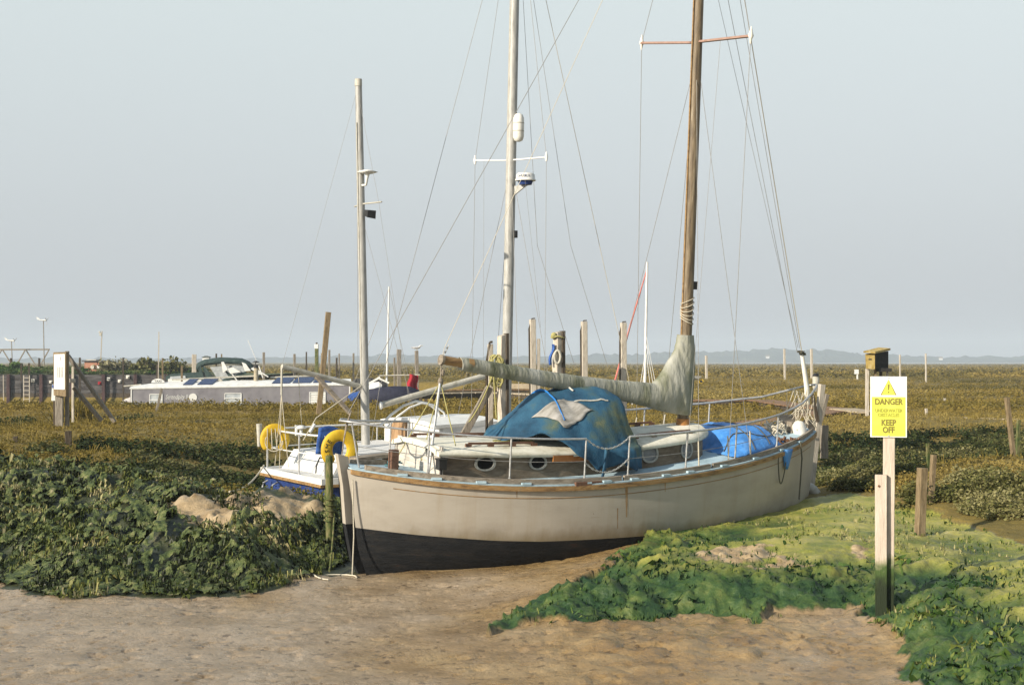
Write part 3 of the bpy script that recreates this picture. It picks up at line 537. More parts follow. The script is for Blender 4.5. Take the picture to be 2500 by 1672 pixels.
# cabin
chw = lambda x: float(np.interp(x, [1.05, 2, 3.2, 4.6, 5.3, 5.6, 5.75], [.61, .69, .73, .7, .62, .5, .3]))
ctop = lambda x: float(np.interp(x, [1.05, 2.0, 3.1, 4.2, 5.75], [1.67, 1.635, 1.615, 1.66, 1.76]))
cx = [1.08, 1.5, 2, 2.5, 3, 3.5, 4, 4.5, 5, 5.3, 5.5, 5.65, 5.75]
cab = MB(); rr = []
for sg in (-1, 1): cab.loft([[V((x, sg*chw(x), zs(x)-.02)), V((x, sg*(chw(x)-.03), ctop(x)))] for x in cx], 0, False, False, False)
cab.add([(5.75, -.3, zs(5.75)-.02), (5.75, .3, zs(5.75)-.02), (5.75, .27, 1.76), (5.75, -.27, 1.76)], [(0, 1, 2, 3)])
cabin = cab.build('cabin', m_cabin, boat)
a = MB()
for i in range(6):
    z0, z1 = 1.3+i*.075, 1.3+(i+1)*.075-.004; w0 = .6; a.box((1.075, 0, (z0+z1)/2), (.03, 2*w0, z1-z0+.0018))
for yy in (-.6, .6): a.box((1.06, yy, 1.5), (.05, .045, .4))
a.build('aft_bulkhead', m_aft, cabin)
rings = []
for i in range(25):
    x = 1.0+4.85*i/24; xx = min(5.75, max(1.08, x)); hw = chw(xx)+.035; z = ctop(xx)
    if x > 5.75: hw *= .9
    rings.append([V((x, hw*k, z+.1*(1-k*k)+(-.045 if e else .012))) for e, ks in ((0, (-1, -.8, -.5, -.2, .2, .5, .8, 1)), (1, (1, .5, -.5, -1))) for k in ks])
roof = MB().loft(rings, 0, True).build('cabin_roof', m_roof, cabin)
def rail_bar(pts, name='grab_rail'):
    r = MB(); n = len(pts)-1
    for i in range(n): r.beam(pts[i]+V((0, 0, .045)), pts[i+1]+V((0, 0, .045)), .03, .025)
    for i in range(n+1): r.box(pts[i]+V((0, 0, .018)), (.09, .032, .05))
    return r.build(name, m_brown, cabin)
rz = lambda x, y_: ctop(x)+.1*(1-(y_/(chw(x)+.035))**2)+.012
for sg, x0, x1, n in ((-1, 1.55, 2.6, 4), (1, 1.25, 2.7, 5), (-1, 4.35, 5.35, 4), (1, 4.3, 5.4, 5)):
    rail_bar([V((x, sg*(.46 if sg < 0 else .5), rz(x, .48))) for x in np.linspace(x0, x1, n)])
def porthole(px, py, w_, h_, yl, glass, ax='y'):
    p = B.side(px, py, lambda x: chw(x)-.012) if ax == 'y' else None
    if ax == 'y':
        n = 26; r1 = [V((p.x+w_*1.0*math.cos(a)*(1-.06*math.cos(2*a)), p.y-.002, p.z+h_*math.sin(a))) for a in np.linspace(0, 2*math.pi, n, endpoint=False)]
        inn = [p+(v-p)*.78 for v in r1]; d = V((0, -.022, 0)); slope = math.atan2(chw(p.x+.1)-chw(p.x-.1), .2)
        f = lambda v: V((v.x, v.y-math.tan(slope)*(v.x-p.x)+.03/.33*(v.z-p.z), v.z))
    else:
        p = V((1.058, px, py)); n = 22; r1 = [V((p.x, p.y+w_*math.cos(a), p.z+h_*math.sin(a))) for a in np.linspace(0, 2*math.pi, n, endpoint=False)]; inn = [p+(v-p)*.78 for v in r1]; d = V((-.022, 0, 0)); f = lambda v: v
    b = MB(); rings = [[f(v) for v in r1], [f(v)+d for v in r1], [f(v)+d for v in inn], [f(v)+d*.25 for v in inn]]; b.loft(rings, 0, False, False); fr = b.build('porthole', m_bronze, cabin)
    g = MB(); g.add([f(v)+d*.3 for v in inn], [tuple(range(n))]); g.build('pane', glass, fr)
for px, py, w_, h_, gl in ((1183, 1131, .165, .098, m_glass), (1312, 1128, .15, .1, m_glass), (1585, 1107, .165, .13, m_glass2), (1675, 1097, .13, .13, m_glass2)): porthole(px, py, w_, h_, 0, gl)
pl_ = B.y(1036, 1105, -.3); porthole(-.3, pl_.z+.02, .085, .09, 0, m_glass2, 'x')
q = MB(); q.box((1.03, -.66, 1.53), (.11, .1, .13)); q.box((1.03, -.66, 1.6), (.13, .12, .02)); q.tube([(1.03, -.66, 1.47), (1.03, -.66, 1.35)], .018, 6); q.build('deck_lamp', m_black, cabin)
# mast, boom, spreaders
mb0 = V((5.6, 0, 1.7)); mtop = V((5.36, 0, 11.4)); mast = MB(); mz = lambda z: mb0.lerp(mtop, (z-1.7)/9.7)
mast.tube([mz(z) for z in (1.7, 3, 5, 7, 9, 10.4, 11.4)], [.088, .088, .086, .082, .07, .058, .045], 14); mst = mast.build('mast', m_mastwood, boat)
q = MB(); q.tube([mz(z)+V((-.092, 0, 0)) for z in (2.3, 5, 8, 10.8)], .013, 6); q.build('sail_track', m_rub, mst)
q = MB(); q.tube([mz(1.66), mz(1.74)], [.2, .17], 16); q.tube([mz(1.74), mz(1.95)], [.11, .1], 14); q.build('mast_collar', mat('orange varnish', [(.2, .08, .02), (.4, .19, .05)], 12, .5, .2), mst)
q = MB()
for z in np.linspace(3.42, 3.72, 6): q.tube([mz(z)+V((.1*math.cos(a), .1*math.sin(a), .05*math.sin(a*1.0+z*9))) for a in np.linspace(0, 2*math.pi, 15)], .007, 5)
q.build('rope_lashing', m_pale_rope, mst)
q = MB(); q.box(mz(3.95)+V((.1, -.03, 0)), (.07, .05, .12)); q.build('cleat', m_black, mst)
tips = {}
for sg, (px, py) in ((-1, (1818, 86)), (1, (1568, 106))):
    e = B.y(px, py, sg*1.35); r0 = mz(7.52)+V((0, sg*.08, 0)); e = V((r0.x+(e.x-r0.x)*.6, e.y, e.z)); tips[sg] = e
    s_ = MB().beam(r0, e, .07, .032, (1, 0, 0), tip=0).build('spreader', m_spread, mst)
    MB().tube([e+V((0, 0, -.11)), e+V((0, 0, -.035)), e, e+V((0, 0, .04)), e+V((0, 0, .13))], [.007, .024, .042, .028, .006], 8).build('tip_boot', m_white_rubber, s_)
bend = B.y(1078, 878, 0); goose = mz(2.2)+V((-.1, 0, 0))
bm_ = MB(); bm_.tube([bend, bend.lerp(goose, .08), bend.lerp(goose, .5), goose], [.062, .062, .062, .055], 12); boom = bm_.build('boom', m_rub, boat)
q = MB(); q.tube([bend.lerp(goose, .095), bend.lerp(goose, .115)], [.085, .09], 10); q.build('boom_collar', m_rub, boom); q = MB(); q.tube([bend+V((-.02, 0, 0)), bend+V((.02, 0, -.006))], .072, 10); q.build('boom_cap', m_greywood, boom)
# canvas sail cover: a chain of hanging sections along the boom and up the mast
sec = [((1125, 904), (1123, 872), .085), ((1160, 911), (1160, 876), .1), ((1200, 919), (1200, 882), .1), ((1270, 932), (1270, 895), .105), ((1340, 946), (1340, 906), .11), ((1420, 961), (1420, 918), .11), ((1500, 974), (1500, 927), .115), ((1560, 988), (1562, 932), .12), ((1600, 999), (1594, 935), .14), ((1630, 1007), (1610, 918), .16), ((1655, 1011), (1624, 894), .17), ((1668, 1012), (1634, 876), .17), ((1677, 1006), (1643, 862), .155), ((1683, 960), (1650, 846), .14), ((1688, 890), (1654, 832), .13), ((1690, 862), (1656, 824), .12), ((1688, 818), (1656, 817), .105)]
rings = []; NS = 18
dense = []
for i in range(len(sec)-1):
    for k in range(5):
        f = k/5; a_, b_ = sec[i], sec[i+1]; dense.append(tuple((a_[j][0]*(1-f)+b_[j][0]*f, a_[j][1]*(1-f)+b_[j][1]*f) for j in (0, 1))+(a_[2]*(1-f)+b_[2]*f,))
dense.append(sec[-1])
for i, (bo, to, th) in enumerate(dense):
    lo, hi = B.y(*bo, 0), B.y(*to, 0); c_ = (lo+hi)/2; h_ = (hi-lo)/2; r = []
    for k in range(NS):
        a = 2*math.pi*k/NS; s_, c2 = math.sin(a), math.cos(a)
        wv = 1+.13*float(fbm(i*.09+k*.1, k*.45, 3, 1, 61))*.8; sgw = th*math.copysign(abs(c2)**.65, c2)*(1.0 if s_ < 0 else (1-.3*s_))*wv
        r.append(c_+h_*(s_ if s_ > -.8 else -1.0)*1.0+V((0, sgw+.03*float(fbm(i*.16+k*.12, k*.15, 3, 1, 62)), 0)))
    rings.append(r)
cov = MB().loft(rings, 0, True).build('sail_cover', m_cover, boom)
# stanchions, guard rails
ry = lambda x: max(.04, hb(x)-.09)
rt = lambda x: zs(x)+float(np.interp(x, [0, .9, 2, 3, 4, 5.7, 6.8, 8.3], [.60, .62, .62, .61, .6, .56, .55, .6]))
sx = {-1: [.88, 1.92, 3.0, 3.7, 4.72, 5.72, 6.77], 1: [.95, 1.3, 3.7, 4.7, 5.7, 6.8]}
for sg in (-1, 1):
    for x in sx[sg]:
        s_ = MB(); s_.tube([(x, sg*(ry(x)), zs(x)+.02), (x, sg*ry(x), rt(x))], .0125, 8); s_.tube([(x, sg*ry(x), zs(x)+.02), (x, sg*ry(x), zs(x)+.09)], .02, 8); s_.build('stanchion', m_steel, boat)
rail = lambda x, sg: V((x, sg*ry(x), rt(x)))
g = MB(); ster = [rail(x, 1) for x in np.linspace(1.3, .25, 9)]+[V((-.02, .17, rt(0)+.01)), V((-.12, .0, rt(0)+.012)), V((-.02, -.17, rt(0)+.01))]+[rail(x, -1) for x in np.linspace(.25, 3.0, 22)]
g.tube(ster, .0145, 8); g.build('stern_rail', m_steel, boat)
s_ = MB(); s_.tube([(.1, -.16, zs(0)+.02), (-.02, -.14, rt(0))], .013, 8); s_.build('stanchion', m_steel, boat)
g = MB(); bowr = [rail(x, -1) for x in np.linspace(3.7, 7.6, 26)]+[V((7.95, -.28, rt(8)+.05)), V((8.24, -.1, rt(8.2)+.12)), V((8.32, 0, rt(8.2)+.14)), V((8.24, .1, rt(8.2)+.12)), V((7.95, .28, rt(8)+.05))]+[rail(x, 1) for x in np.linspace(7.6, 4.7, 20)]
g.tube(bowr, .017, 8); g.build('bow_rail', m_steel, boat)
def chain(pts, nm='gate_chain'):
    c = MB()
    for i in range(len(pts)-1):
        a_, b_ = V(pts[i]), V(pts[i+1]); n = max(2, int((b_-a_).length/.03))
        for k in range(n):
            p = a_.lerp(b_, (k+.5)/n); d_ = (b_-a_).normalized(); s2 = V((0, 0, 1)) if k % 2 else d_.cross(V((0, 0, 1))).normalized(); c.beam(p-d_*.017, p+d_*.017, .026, .01, s2, cham=.3)
    return c.build(nm, m_steel, boat)
chain(sagline(rail(3.0, -1), rail(3.7, -1), .15)); lw = lambda x, f: V((x, -ry(x), zs(x)+(rt(x)-zs(x))*f)); chain(sagline(lw(3.0, .47), lw(3.7, .5), .16))
for sg in (-1, 1):
    g = MB(); g.tube([V((x, sg*ry(x), zs(x)+(rt(x)-zs(x))*.5)) for x in np.linspace(.05 if sg < 0 else 1.3, 3.0 if sg < 0 else 3.7, 16)], .0045, 5); g.tube([V((x, sg*ry(x), zs(x)+(rt(x)-zs(x))*.5)) for x in np.linspace(3.7, 6.8, 14)], .0045, 5); g.build('guard_wire', m_wire, boat)
# standing and running rigging, each line its own
def line(name, pts, r=.005, m=None, par=None): return MB().tube(pts, r, 5).build(name, m or m_wire, par or boat)
mh = mtop
line('backstay', [mh, V((.0, -.0, 2.15))], .0048); line('turnbuckle', [V((.04, 0, 2.17)), V((-.02, 0, 1.98)), V((-.05, 0, 1.8)), V((-.07, 0, 1.6))], [.009, .017, .01, .008], m_greywood)
line('topping_lift', [mh, B.y(1085, 850, 0), bend], .0045, m_pale_rope)
fs = B.y(1957, 856, 0); line('forestay', [mh, fs], .0075, m_pale_rope)
for a_, r_ in ((10.6, .004), (9.6, .004), (8.9, .0032)): line('halyard', [mz(a_)+V((.09, -.02, 0)), fs+V((random.uniform(-.1, -.02), 0, random.uniform(-.1, .05)))], r_)
ch = lambda x, sg: V((x, sg*(hb(x)-.06), zs(x)+.05))
for sg, x_ in ((-1, 5.55), (1, 5.6)): line('cap_shroud', [mz(11.1), tips[sg], ch(x_, sg)], .0044)
for sg in (-1, 1):
    for x_, z_ in ((4.95, 7.3), (6.05, 7.4)): line('lower_shroud', [mz(z_), ch(x_, sg)], .004)
    for x_ in (4.95, 5.55, 6.05): line('shroud_lashing', [ch(x_, sg), ch(x_, sg)+V((random.uniform(-.03, .03), -sg*.02, .38))], .011, m_pale_rope)
line('burgee_halyard', [tips[-1].lerp(mz(7.5), .55), V((5.0, -.9, 3.4)), ch(4.8, -1)+V((0, .1, .3))], .003)
blk = B.y(1070, 945, 0)
sh = MB()
for e in ((.95, -.5, zs(.9)+.05), (1.3, -.55, 1.75), (1.05, -.1, 1.5), (.9, .4, zs(.9)+.05)): sh.tube([bend+V((-.0, 0, -.3)), V(e)], .0075, 5)
sh.build('mainsheet', m_yel_rope, boom)
q = MB(); q.ball(bend+V((0, 0, -.3)), (.04, .03, .065)); q.ball(bend+V((.03, 0, -.17)), (.03, .025, .05)); q.tube([bend, bend+V((0, 0, -.3))], .01, 5); q.build('sheet_block', m_greywood, boom)
q = MB(); q.tube([V((.92, -.52, zs(.9))), bend+V((-.02, -.02, -.32))], .018, 8); q.build('boom_crutch', m_steel, boat)
chain([bend, bend+V((.1, 0, .2))], 'topping_chain')
# bow fittings: club spar of the furled staysail, samson post, roller
pa, pb = B.y(1957, 858, 0), B.y(1970, 948, 0); q = MB(); q.tube([pa, pb, pb+V((.03, 0, -.25))], [.03, .042, .045], 10); q.build('furling_spar', m_white_rubber, boat)
q = MB()
for i in range(9): q.tube([pa.lerp(pb, -.02+random.random()*.12)+V((random.uniform(-.05, .05), random.uniform(-.05, .05), 0)) for _ in range(4)], .014, 5)
q.build('lashing', m_dark_rope, boat)
q = MB()
for i in range(26):
    a_ = V((random.uniform(7.85, 8.2), random.uniform(-.2, .2), random.uniform(2.15, 2.4))); q.tube(sagline(a_, V((random.uniform(7.7, 8.25), random.uniform(-.28, .28), random.uniform(1.72, 1.9))), .06, 5), .006, 4)
q.build('tangled_line', m_pale_rope, boat)
q = MB(); q.beam((7.75, -.1, 1.66), (7.75, -.1, 1.86), .12, .12); q.beam((7.75, .1, 1.66), (7.75, .1, 1.86), .12, .12); q.beam((7.62, 0, 1.83), (7.92, 0, 1.83), .3, .05); q.build('mooring_bitts', m_greywood, boat)
q = MB(); q.beam((.62, -.12, 1.36), (.62, -.12, 1.66), .11, .1, (1, 0, 0)); q.build('samson_post', m_brown, boat)
q = MB(); q.beam((.35, .5, 1.46), (1.0, .72, 1.46), .16, .05, (0, 1, 0)); q.beam((.4, .55, 1.42), (.4, .55, 1.35), .1, .05); q.beam((.95, .7, 1.42), (.95, .7, 1.35), .1, .05); q.build('stern_bench', m_greywood, boat)
q = MB(); q.tube([(3.9, -.74, 1.46), (3.9, -.86, 1.46)], [.07, .05], 12); q.tube([(3.9, -.84, 1.46), (3.9, -.93, 1.46)], [.035, .045], 12); q.build('sheet_winch', m_greywood, cabin)
q = MB(); q.box((3.3, -.745, 1.55), (1.15, .03, .09)); q.build('winch_base', mat('orange varnished coaming', [(.22, .08, .02), (.36, .15, .04)], 9, .5, .1), cabin)
line('dangling_rope', [V((7.35, -hb(7.35)-.05, zs(7.3)+.05)), V((7.36, -hb(7.35)-.09, zs(7.3)-.2)), V((7.37, -hb(7.3)-.05, .75))], .012, m_dark_rope)
line('dangling_rope', [B.side(1900, 1128, lambda x: hb(x)+.03)+V((0, 0, .1))]+sagline(B.side(1900, 1128, lambda x: hb(x)+.05), B.side(1920, 1120, lambda x: hb(x)+.05), .35, 8), .01, m_dark_rope)
# ------------------------------------------------------------------ loose things lying on the boat
def on_boat(name, label, cat, p, group=None, rot=(0, 0, 0)):
    o = thing(name, label, cat, B.w(p), B.rot, group); return o
def rel(b, base):
    base = V(base); b.v = [v-base for v in b.v]; return b
# blue net tarp over the cockpit hood
tb = V((3.3, 0, 1.7)); tarp = on_boat('cockpit_tarp', 'large blue and green netting tarp draped over the cockpit hood under the boom', 'tarpaulin', tb)
def tz(x, y_):
    u_ = (x-2.22)/(4.18-2.22); hood = float(np.interp(u_, [0, .1, .36, .56, .8, .93, 1.0], [.02, .14, .6, .67, .67, .61, .2])); wv = float(np.interp(u_, [0, .3, .6, 1], [.62, .8, .86, .74]))
    k = min(1, abs(y_)/wv); xx = min(5.7, max(1.1, x)); top = ctop(xx)+.1*(1-min(1, (y_/(chw(xx)+.035))**2))+.03
    return top+hood*(1-k**float(np.interp(u_, [0, .5, .8, 1], [1.7, 1.9, 3.6, 4])))
def tarp_pt(u_, v):
    x = 2.22+1.96*u_; s_ = (v-.5)*2; hw = float(np.interp(u_, [0, .15, .4, .7, .9, 1], [.12, .45, .8, .86, .86, .78])); drop = float(np.interp(u_, [0, .2, .35, .5, .58, .63, .8, .92, 1], [.0, .0, .06, .16, .34, .26, .22, .3, .3]))*(1.0 if s_ < 0 else .7)
    a_ = abs(s_); sg = -1 if s_ < 0 else 1
    if a_ < .8: y_ = sg*hw*a_/.8; z = tz(x, y_)
    else: f = (a_-.8)/.2; y_ = sg*(hw+.03+.05*f); z = tz(x, sg*hw)-drop*f
    wr = float(fbm(x*1.2, y_*1.6+z*.5, 4, 2.2, 71)); fold = abs(float(fbm(x*2.6+y_*1.2, y_*.4, 3, 1.6, 72)))
    return V((x+(.03*wr), y_+sg*(.09*fold if a_ > .5 else 0), z+.045*wr-.07*fold*(.35+a_)+.02))-tb
MB().grid(tarp_pt, 64, 56).build('cover', m_tarp, tarp, solid=.006)
MB().grid(lambda a_, b_: tarp_pt(.22+.27*a_+.15*b_, .3+.06*a_-.12*b_)+V((-.008, -.012, .016)), 16, 12).build('patch', m_patch, tarp, solid=.004)
q = MB(); q.tube([tarp_pt(.4, v)+V((0, 0, .02)) for v in np.linspace(.22, .62, 14)], [.028]*14, 6, flat=.4); q.build('strap', mat('blue strap', [(.01, .13, .42), (.02, .2, .55)], 10, .6, .1), tarp)
q = MB(); q.tube([tarp_pt(u_, .27+.05*math.sin(u_*4))+V((0, 0, .016)) for u_ in np.linspace(.52, .8, 16)], .014, 6, flat=.5); q.tube([tarp_pt(.6, v)+V((0, 0, .02)) for v in np.linspace(.4, .6, 9)], .014, 6, flat=.5); q.build('worn_seam', mat('pale webbing', [(.35, .34, .3), (.5, .49, .45)], 20, .9, .2), tarp)
q = MB(); q.tube([tarp_pt(.64, .1)+V((0, -.05, 0)), tarp_pt(.62, .04)+V((-.02, -.09, -.1)), tarp_pt(.6, .0)+V((-.08, -.1, -.28))], [.1, .07, .015], 8, flat=.35); q.build('hanging_fold', m_tarp, tarp)
# bright blue tarp on the foredeck
fb = V((6.75, 0, zs(6.75))); ft = on_boat('foredeck_tarp', 'bright blue plastic tarp lashed over a hump on the foredeck', 'tarpaulin', fb)
def ft_pt(u_, v):
    x = 5.85+1.36*u_; s_ = (v-.5)*2; hw = max(.2, hb(x)-.15); y_ = s_*hw; e = min(1, min(u_, 1-u_)*5.5); e2 = max(0, 1-abs(s_+.0)**3.2)
    z = zs(x)+.03+.29*e**1.2*e2*float(np.interp(u_, [0, .25, .45, .8, 1], [.55, .95, 1, .8, .5]))
    n = float(fbm(x*1.7, y_*2.2, 4, 2.0, 73)); c = abs(float(fbm(x*2+y_, y_*2-x, 3, 1.7, 74)))
    return V((x, y_, z+.035*n-.045*c+.03))-fb
MB().grid(ft_pt, 42, 36).build('sheet', m_bluetarp, ft, solid=.005)
q = MB()
for u_ in (.33, .62): q.tube([ft_pt(u_+.06*math.sin(v*5), v)+V((0, 0, .015)) for v in np.linspace(.02, .98, 20)], .008, 5)
q.tube([ft_pt(u_, .17+.06*math.sin(u_*7))+V((0, 0, .014)) for u_ in np.linspace(.03, .97, 20)], .008, 5); q.build('lashing', m_dark_rope, ft)
q = MB(); pt = B.side(1920, 1115, lambda x: hb(x)+.02); q.grid(lambda a_, b_: pt+V((.25*(a_-.5)*(1-.6*b_), -.03-.03*math.sin(a_*5), .12-.3*b_))-fb, 6, 5); q.build('loose_corner', m_bluetarp, ft, solid=.006)
# planter box, rope heaps, fenders, winch handles
tp = B.z(1216, 1042, 1.74); tp.z = rz(tp.x, tp.y); pb_ = on_boat('planter_box', 'square terracotta box standing empty on the cream cabin roof', 'planter', tp)
q = MB()
for dx, dy, sx_, sy_ in ((-.11, 0, .016, .26), (.11, 0, .016, .26), (0, -.122, .204, .016), (0, .122, .204, .016)): q.box((dx, dy, .075), (sx_, sy_, .15))
q.box((0, 0, .012), (.204, .228, .02)); q.build('box', m_terra, pb_); q = MB(); q.box((0, 0, .05), (.2, .225, .05)); q.build('soil', mat('soil', [(.03, .022, .015), (.07, .05, .035)], 30, .95, .5), pb_)
def heap(c, rx, ry_, n, r, m, name, label, cat='rope', hz_=.05):
    q = MB(); c = V(c); pts = []
    for i in range(n): a_ = i*.9+random.uniform(-.3, .3); k = random.uniform(.3, 1); pts.append(V((rx*k*math.cos(a_), ry_*k*math.sin(a_), random.uniform(0, hz_))))
    sm = []
    for i in range(len(pts)-1):
        for f in (0, .33, .66): sm.append(pts[i].lerp(pts[i+1], f))
    q.tube(sm, r, 5); o = on_boat(name, label, cat, c); q2 = q.build('line', m, o); return o
cpnt = B.z(1285, 1085, 1.68); cpnt.z = rz(cpnt.x, cpnt.y)+.01; heap(cpnt, .16, .12, 22, .008, m_yel_rope, 'rope_tangle', 'tangled yellowish rope lying on the cream cabin roof beside the tarp')
cpnt = B.z(1225, 1088, 1.68); cpnt.z = rz(cpnt.x, cpnt.y)+.012; o = on_boat('rope_loop', 'single loop of dull yellow rope on the cabin roof near the grab rail', 'rope', cpnt); MB().tube([V((.14*math.cos(a), .07*math.sin(a), .01)) for a in np.linspace(0, 2*math.pi, 22)], .008, 5).build('line', m_yel_rope, o)
hp = V((7.52, .02, zs(7.5)+.04)); heap(hp, .2, .24, 46, .013, m_pale_rope, 'mooring_rope', 'heap of pale mooring rope piled on the foredeck by the bow', hz_=.22)
def fender(px, py, yl, L, r, lab, ax):
    p = B.y(px, py, yl); o = on_boat('fender', lab, 'fender', p, 'white fenders on the foredeck'); ax = V(ax).normalized(); q = MB(); q.tube([ax*k*L for k in (-.56, -.5, -.42, -.2, .2, .42, .5, .56)], [r*.25, r*.6, r*.88, r, r, r*.88, r*.6, r*.25], 12); q.build('body', m_white_rubber, o); e = MB(); e.tube([ax*L*.55, ax*L*.66], r*.22, 8); e.build('eye', m_dark_rope, o); return o
fender(1952, 1050, -.2, .27, .11, 'white rounded fender nearest the bow rail, tilted beside the rope heap', (.3, -.2, -.9)); fender(1914, 1045, .05, .2, .075, 'smaller white fender lying left of the pale rope heap', (.6, .5, .4))
q = MB(); bp = V((7.2, -.55, zs(7.2)+.03)); o = on_boat('anchor_chain', 'rusty brown chain and shackles piled at the foredeck edge', 'chain', bp)
for i in range(40): c = V((random.uniform(-.2, .2), random.uniform(-.1, .1), random.uniform(0, .08))); d = V((random.uniform(-1, 1), random.uniform(-1, 1), random.uniform(-.4, .4))).normalized(); q.beam(c-d*.035, c+d*.035, .04, .016, cham=.3)
q.build('links', m_rust, o)
cp_ = V((.75, .12, zs(.75)+.05)); heap(cp_, .14, .12, 20, .012, mat('teal rope', [(.03, .09, .1), (.08, .2, .22)], 40, .9, .2), 'rope_bundle', 'dark teal rope bundle beside the brown post on the stern deck', hz_=.08)
# ------------------------------------------------------------------ the white and navy ketch in the creek behind
m_navy = mat('navy hull paint', [(.012, .025, .10), (.02, .045, .17), (.035, .06, .2)], 3, .4, .05)
m_alu = mat('weathered alloy mast', [(.24, .235, .22), (.35, .345, .325), (.42, .415, .395)], 10, .5, .08, (2, 2, .4), metal=.1)
m_greysp = mat('greyish spar', [(.3, .28, .22), (.42, .4, .34), (.5, .48, .42)], 10, .7, .1)
m_yellow = mat('yellow lifebuoy cover', [(.42, .25, .008), (.56, .36, .012), (.6, .42, .03)], 5, .6, .15)
m_bluecl = mat('blue canvas', [(.015, .05, .2), (.03, .09, .32), (.05, .13, .38)], 6, .8, .3)
m_ply = mat('brown ply board', [(.16, .09, .045), (.32, .2, .105), (.4, .26, .15)], 5, .7, .2, (1, 3, .5))
m_greydeck = mat('grey white deck', [(.5, .5, .49), (.64, .64, .63)], 5, .6, .1)
K = Boat(-3.9, 25.3, 33, 1)
ket = thing('ketch', 'white and navy two masted motor sailer moored in the creek behind the cream boat', 'sailing boat', K.loc, K.rot)
kb = lambda x: 1.42*max(.0, 1-(max(0, x-3.2)/4.8)**2.3)*(1-.1*max(0, (3-x)/3)**2)
ks = lambda x: .77+.03*x*x/20+.02*x
rings = []
for i in range(33):
    x = 8.0*i/32; r = []
    for sg, zz in [(-1, k) for k in range(8)]+[(1, k) for k in range(7, -1, -1)]:
        d = zz/7; r.append(V((x+.12*(1-d) if x > .01 else -.0+.1*d, sg*max(.02, kb(x))*(1-d**3.2)**.6 if d < 1 else 0, ks(x)-d*1.15)))
    rings.append(r)
kh = MB().loft(rings, 0, True, False, False).add(rings[0], [tuple(range(16))]).build('hull', m_navy, ket)
rb = MB()
for sg in (-1, 1): rb.loft([[V((x, sg*(kb(x)+.03), ks(x)-.05)), V((x, sg*(kb(x)+.03), ks(x)+.05)), V((x, sg*(kb(x)-.05), ks(x)+.05)), V((x, sg*(kb(x)-.05), ks(x)-.05))] for x in np.linspace(0, 7.9, 40)], 0, False)
rb.box((-.03, 0, ks(0)), (.07, 2*kb(0)+.06, .1)); rb.build('rubbing_strake', m_white, kh)
rb = MB(); rb.box((-.05, 0, ks(0)-.075), (.06, 2*kb(0)+.06, .05)); rb.loft([[V((x, -(kb(x)+.035), ks(x)-.1)), V((x, -(kb(x)+.035), ks(x)-.052)), V((x, -(kb(x)-.02), ks(x)-.052)), V((x, -(kb(x)-.02), ks(x)-.1))] for x in np.linspace(0, 7.9, 40)], 0, False); rb.build('worn_strip', m_rub, kh)
MB().loft([[V((x, k*max(.02, kb(x)-.02), ks(x)+.02+.04*(1-k*k))) for k in (-1, -.5, 0, .5, 1)] for x in np.linspace(0, 7.95, 24)], 0, True, False, False).build('deck', m_greydeck, ket)
for yy in (.55, .98):
    MB().tube([V((-.06, yy-.0, .6)), V((-.16, yy-.02, .56)), V((-.2, yy-.06, .4)), V((-.17, yy-.12, .22)), V((-.08, yy-.13, .12))], .018, 7).build('boarding_step', m_steel, kh)
aft = [(.22, .98, .80), (.42, .98, 1.17), (2.35, 1.05, 1.3), (2.35, 1.08, .84)]
q = MB(); q.loft([[V((.24, -1.05, .8)), V((.24, 1.05, .8)), V((.46, 1.0, 1.16)), V((.46, -1.0, 1.16))], [V((2.3, -1.05, .85)), V((2.3, 1.05, .85)), V((2.3, 1.0, 1.27)), V((2.3, -1.0, 1.27))]], 0, False); o = q.build('aft_cabin', m_white, ket)
o.modifiers.new('round', 'BEVEL').width = .05; o.modifiers['round'].segments = 3
q = MB(); q.add([V((.52, -.93, 1.168)), V((.52, .93, 1.168)), V((2.2, .93, 1.272)), V((2.2, -.93, 1.272))], [(0, 1, 2, 3)]); q.build('aft_deck', m_greydeck, o)
q = MB(); q.tube([V((.45, -.5, 1.1)), V((.25, -.56, 1.12)), V((.16, -.62, .98)), V((.14, -.64, .86))], .014, 6); q.build('black_hose', m_black, ket)
q = MB(); q.box((2.42, .0, 1.27), (.08, 2.1, .8)); q.prism([V((2.4, 1.05, .86)), V((2.4, 1.05, 1.55)), V((3.4, 1.05, 1.75)), V((3.4, 1.05, .86))], (0, -.06, 0)); q.prism([V((2.4, -.99, .86)), V((2.4, -.99, 1.6)), V((3.4, -.99, 1.75)), V((3.4, -.99, .86))], (0, -.06, 0)); wh = q.build('wheelhouse', m_white, ket)
rings = [[V((x, k*(1.12-.02*x), 1.6+.03*x+.08*(1-k*k)+e)) for e, kk in ((0, (-1, -.6, 0, .6, 1)), (-.06, (1, .0, -1))) for k in kk] for x in (2.3, 2.5, 3.0, 3.4, 3.7)]
MB().loft(rings, 0, False).build('roof', m_white, wh)
q = MB(); q.box((2.36, .42, 1.33), (.03, .6, .66)); q.box((2.335, .33, 1.4), (.02, .2, .3)); q.build('washboard', m_ply, wh)
q = MB(); q.loft([[V((x, k, zz)) for k, zz in ((-.95, .9), (-.85, z1), (.85, z1), (.95, .9))] for x, z1 in ((3.4, 1.46), (5.4, 1.3), (6.4, 1.12))], 0, False); q.build('fore_cabin', m_white, ket)
mz0, mz1 = K.y(893, 1085, 0), K.y(875, 195, 0); q = MB(); q.tube([mz0.lerp(mz1, k) for k in (0, .3, .6, .85, 1)], [.082, .08, .075, .068, .062], 12); mizm = q.build('mizzen_mast', m_alu, ket)
mzl = lambda py: mz0.lerp(mz1, (1085-py)/890)
q = MB(); q.tube([mz1-V((0, 0, .12)), mz1+V((0, 0, .01))], [.07, .065], 12); q.build('mast_cap', m_greysp, mizm)
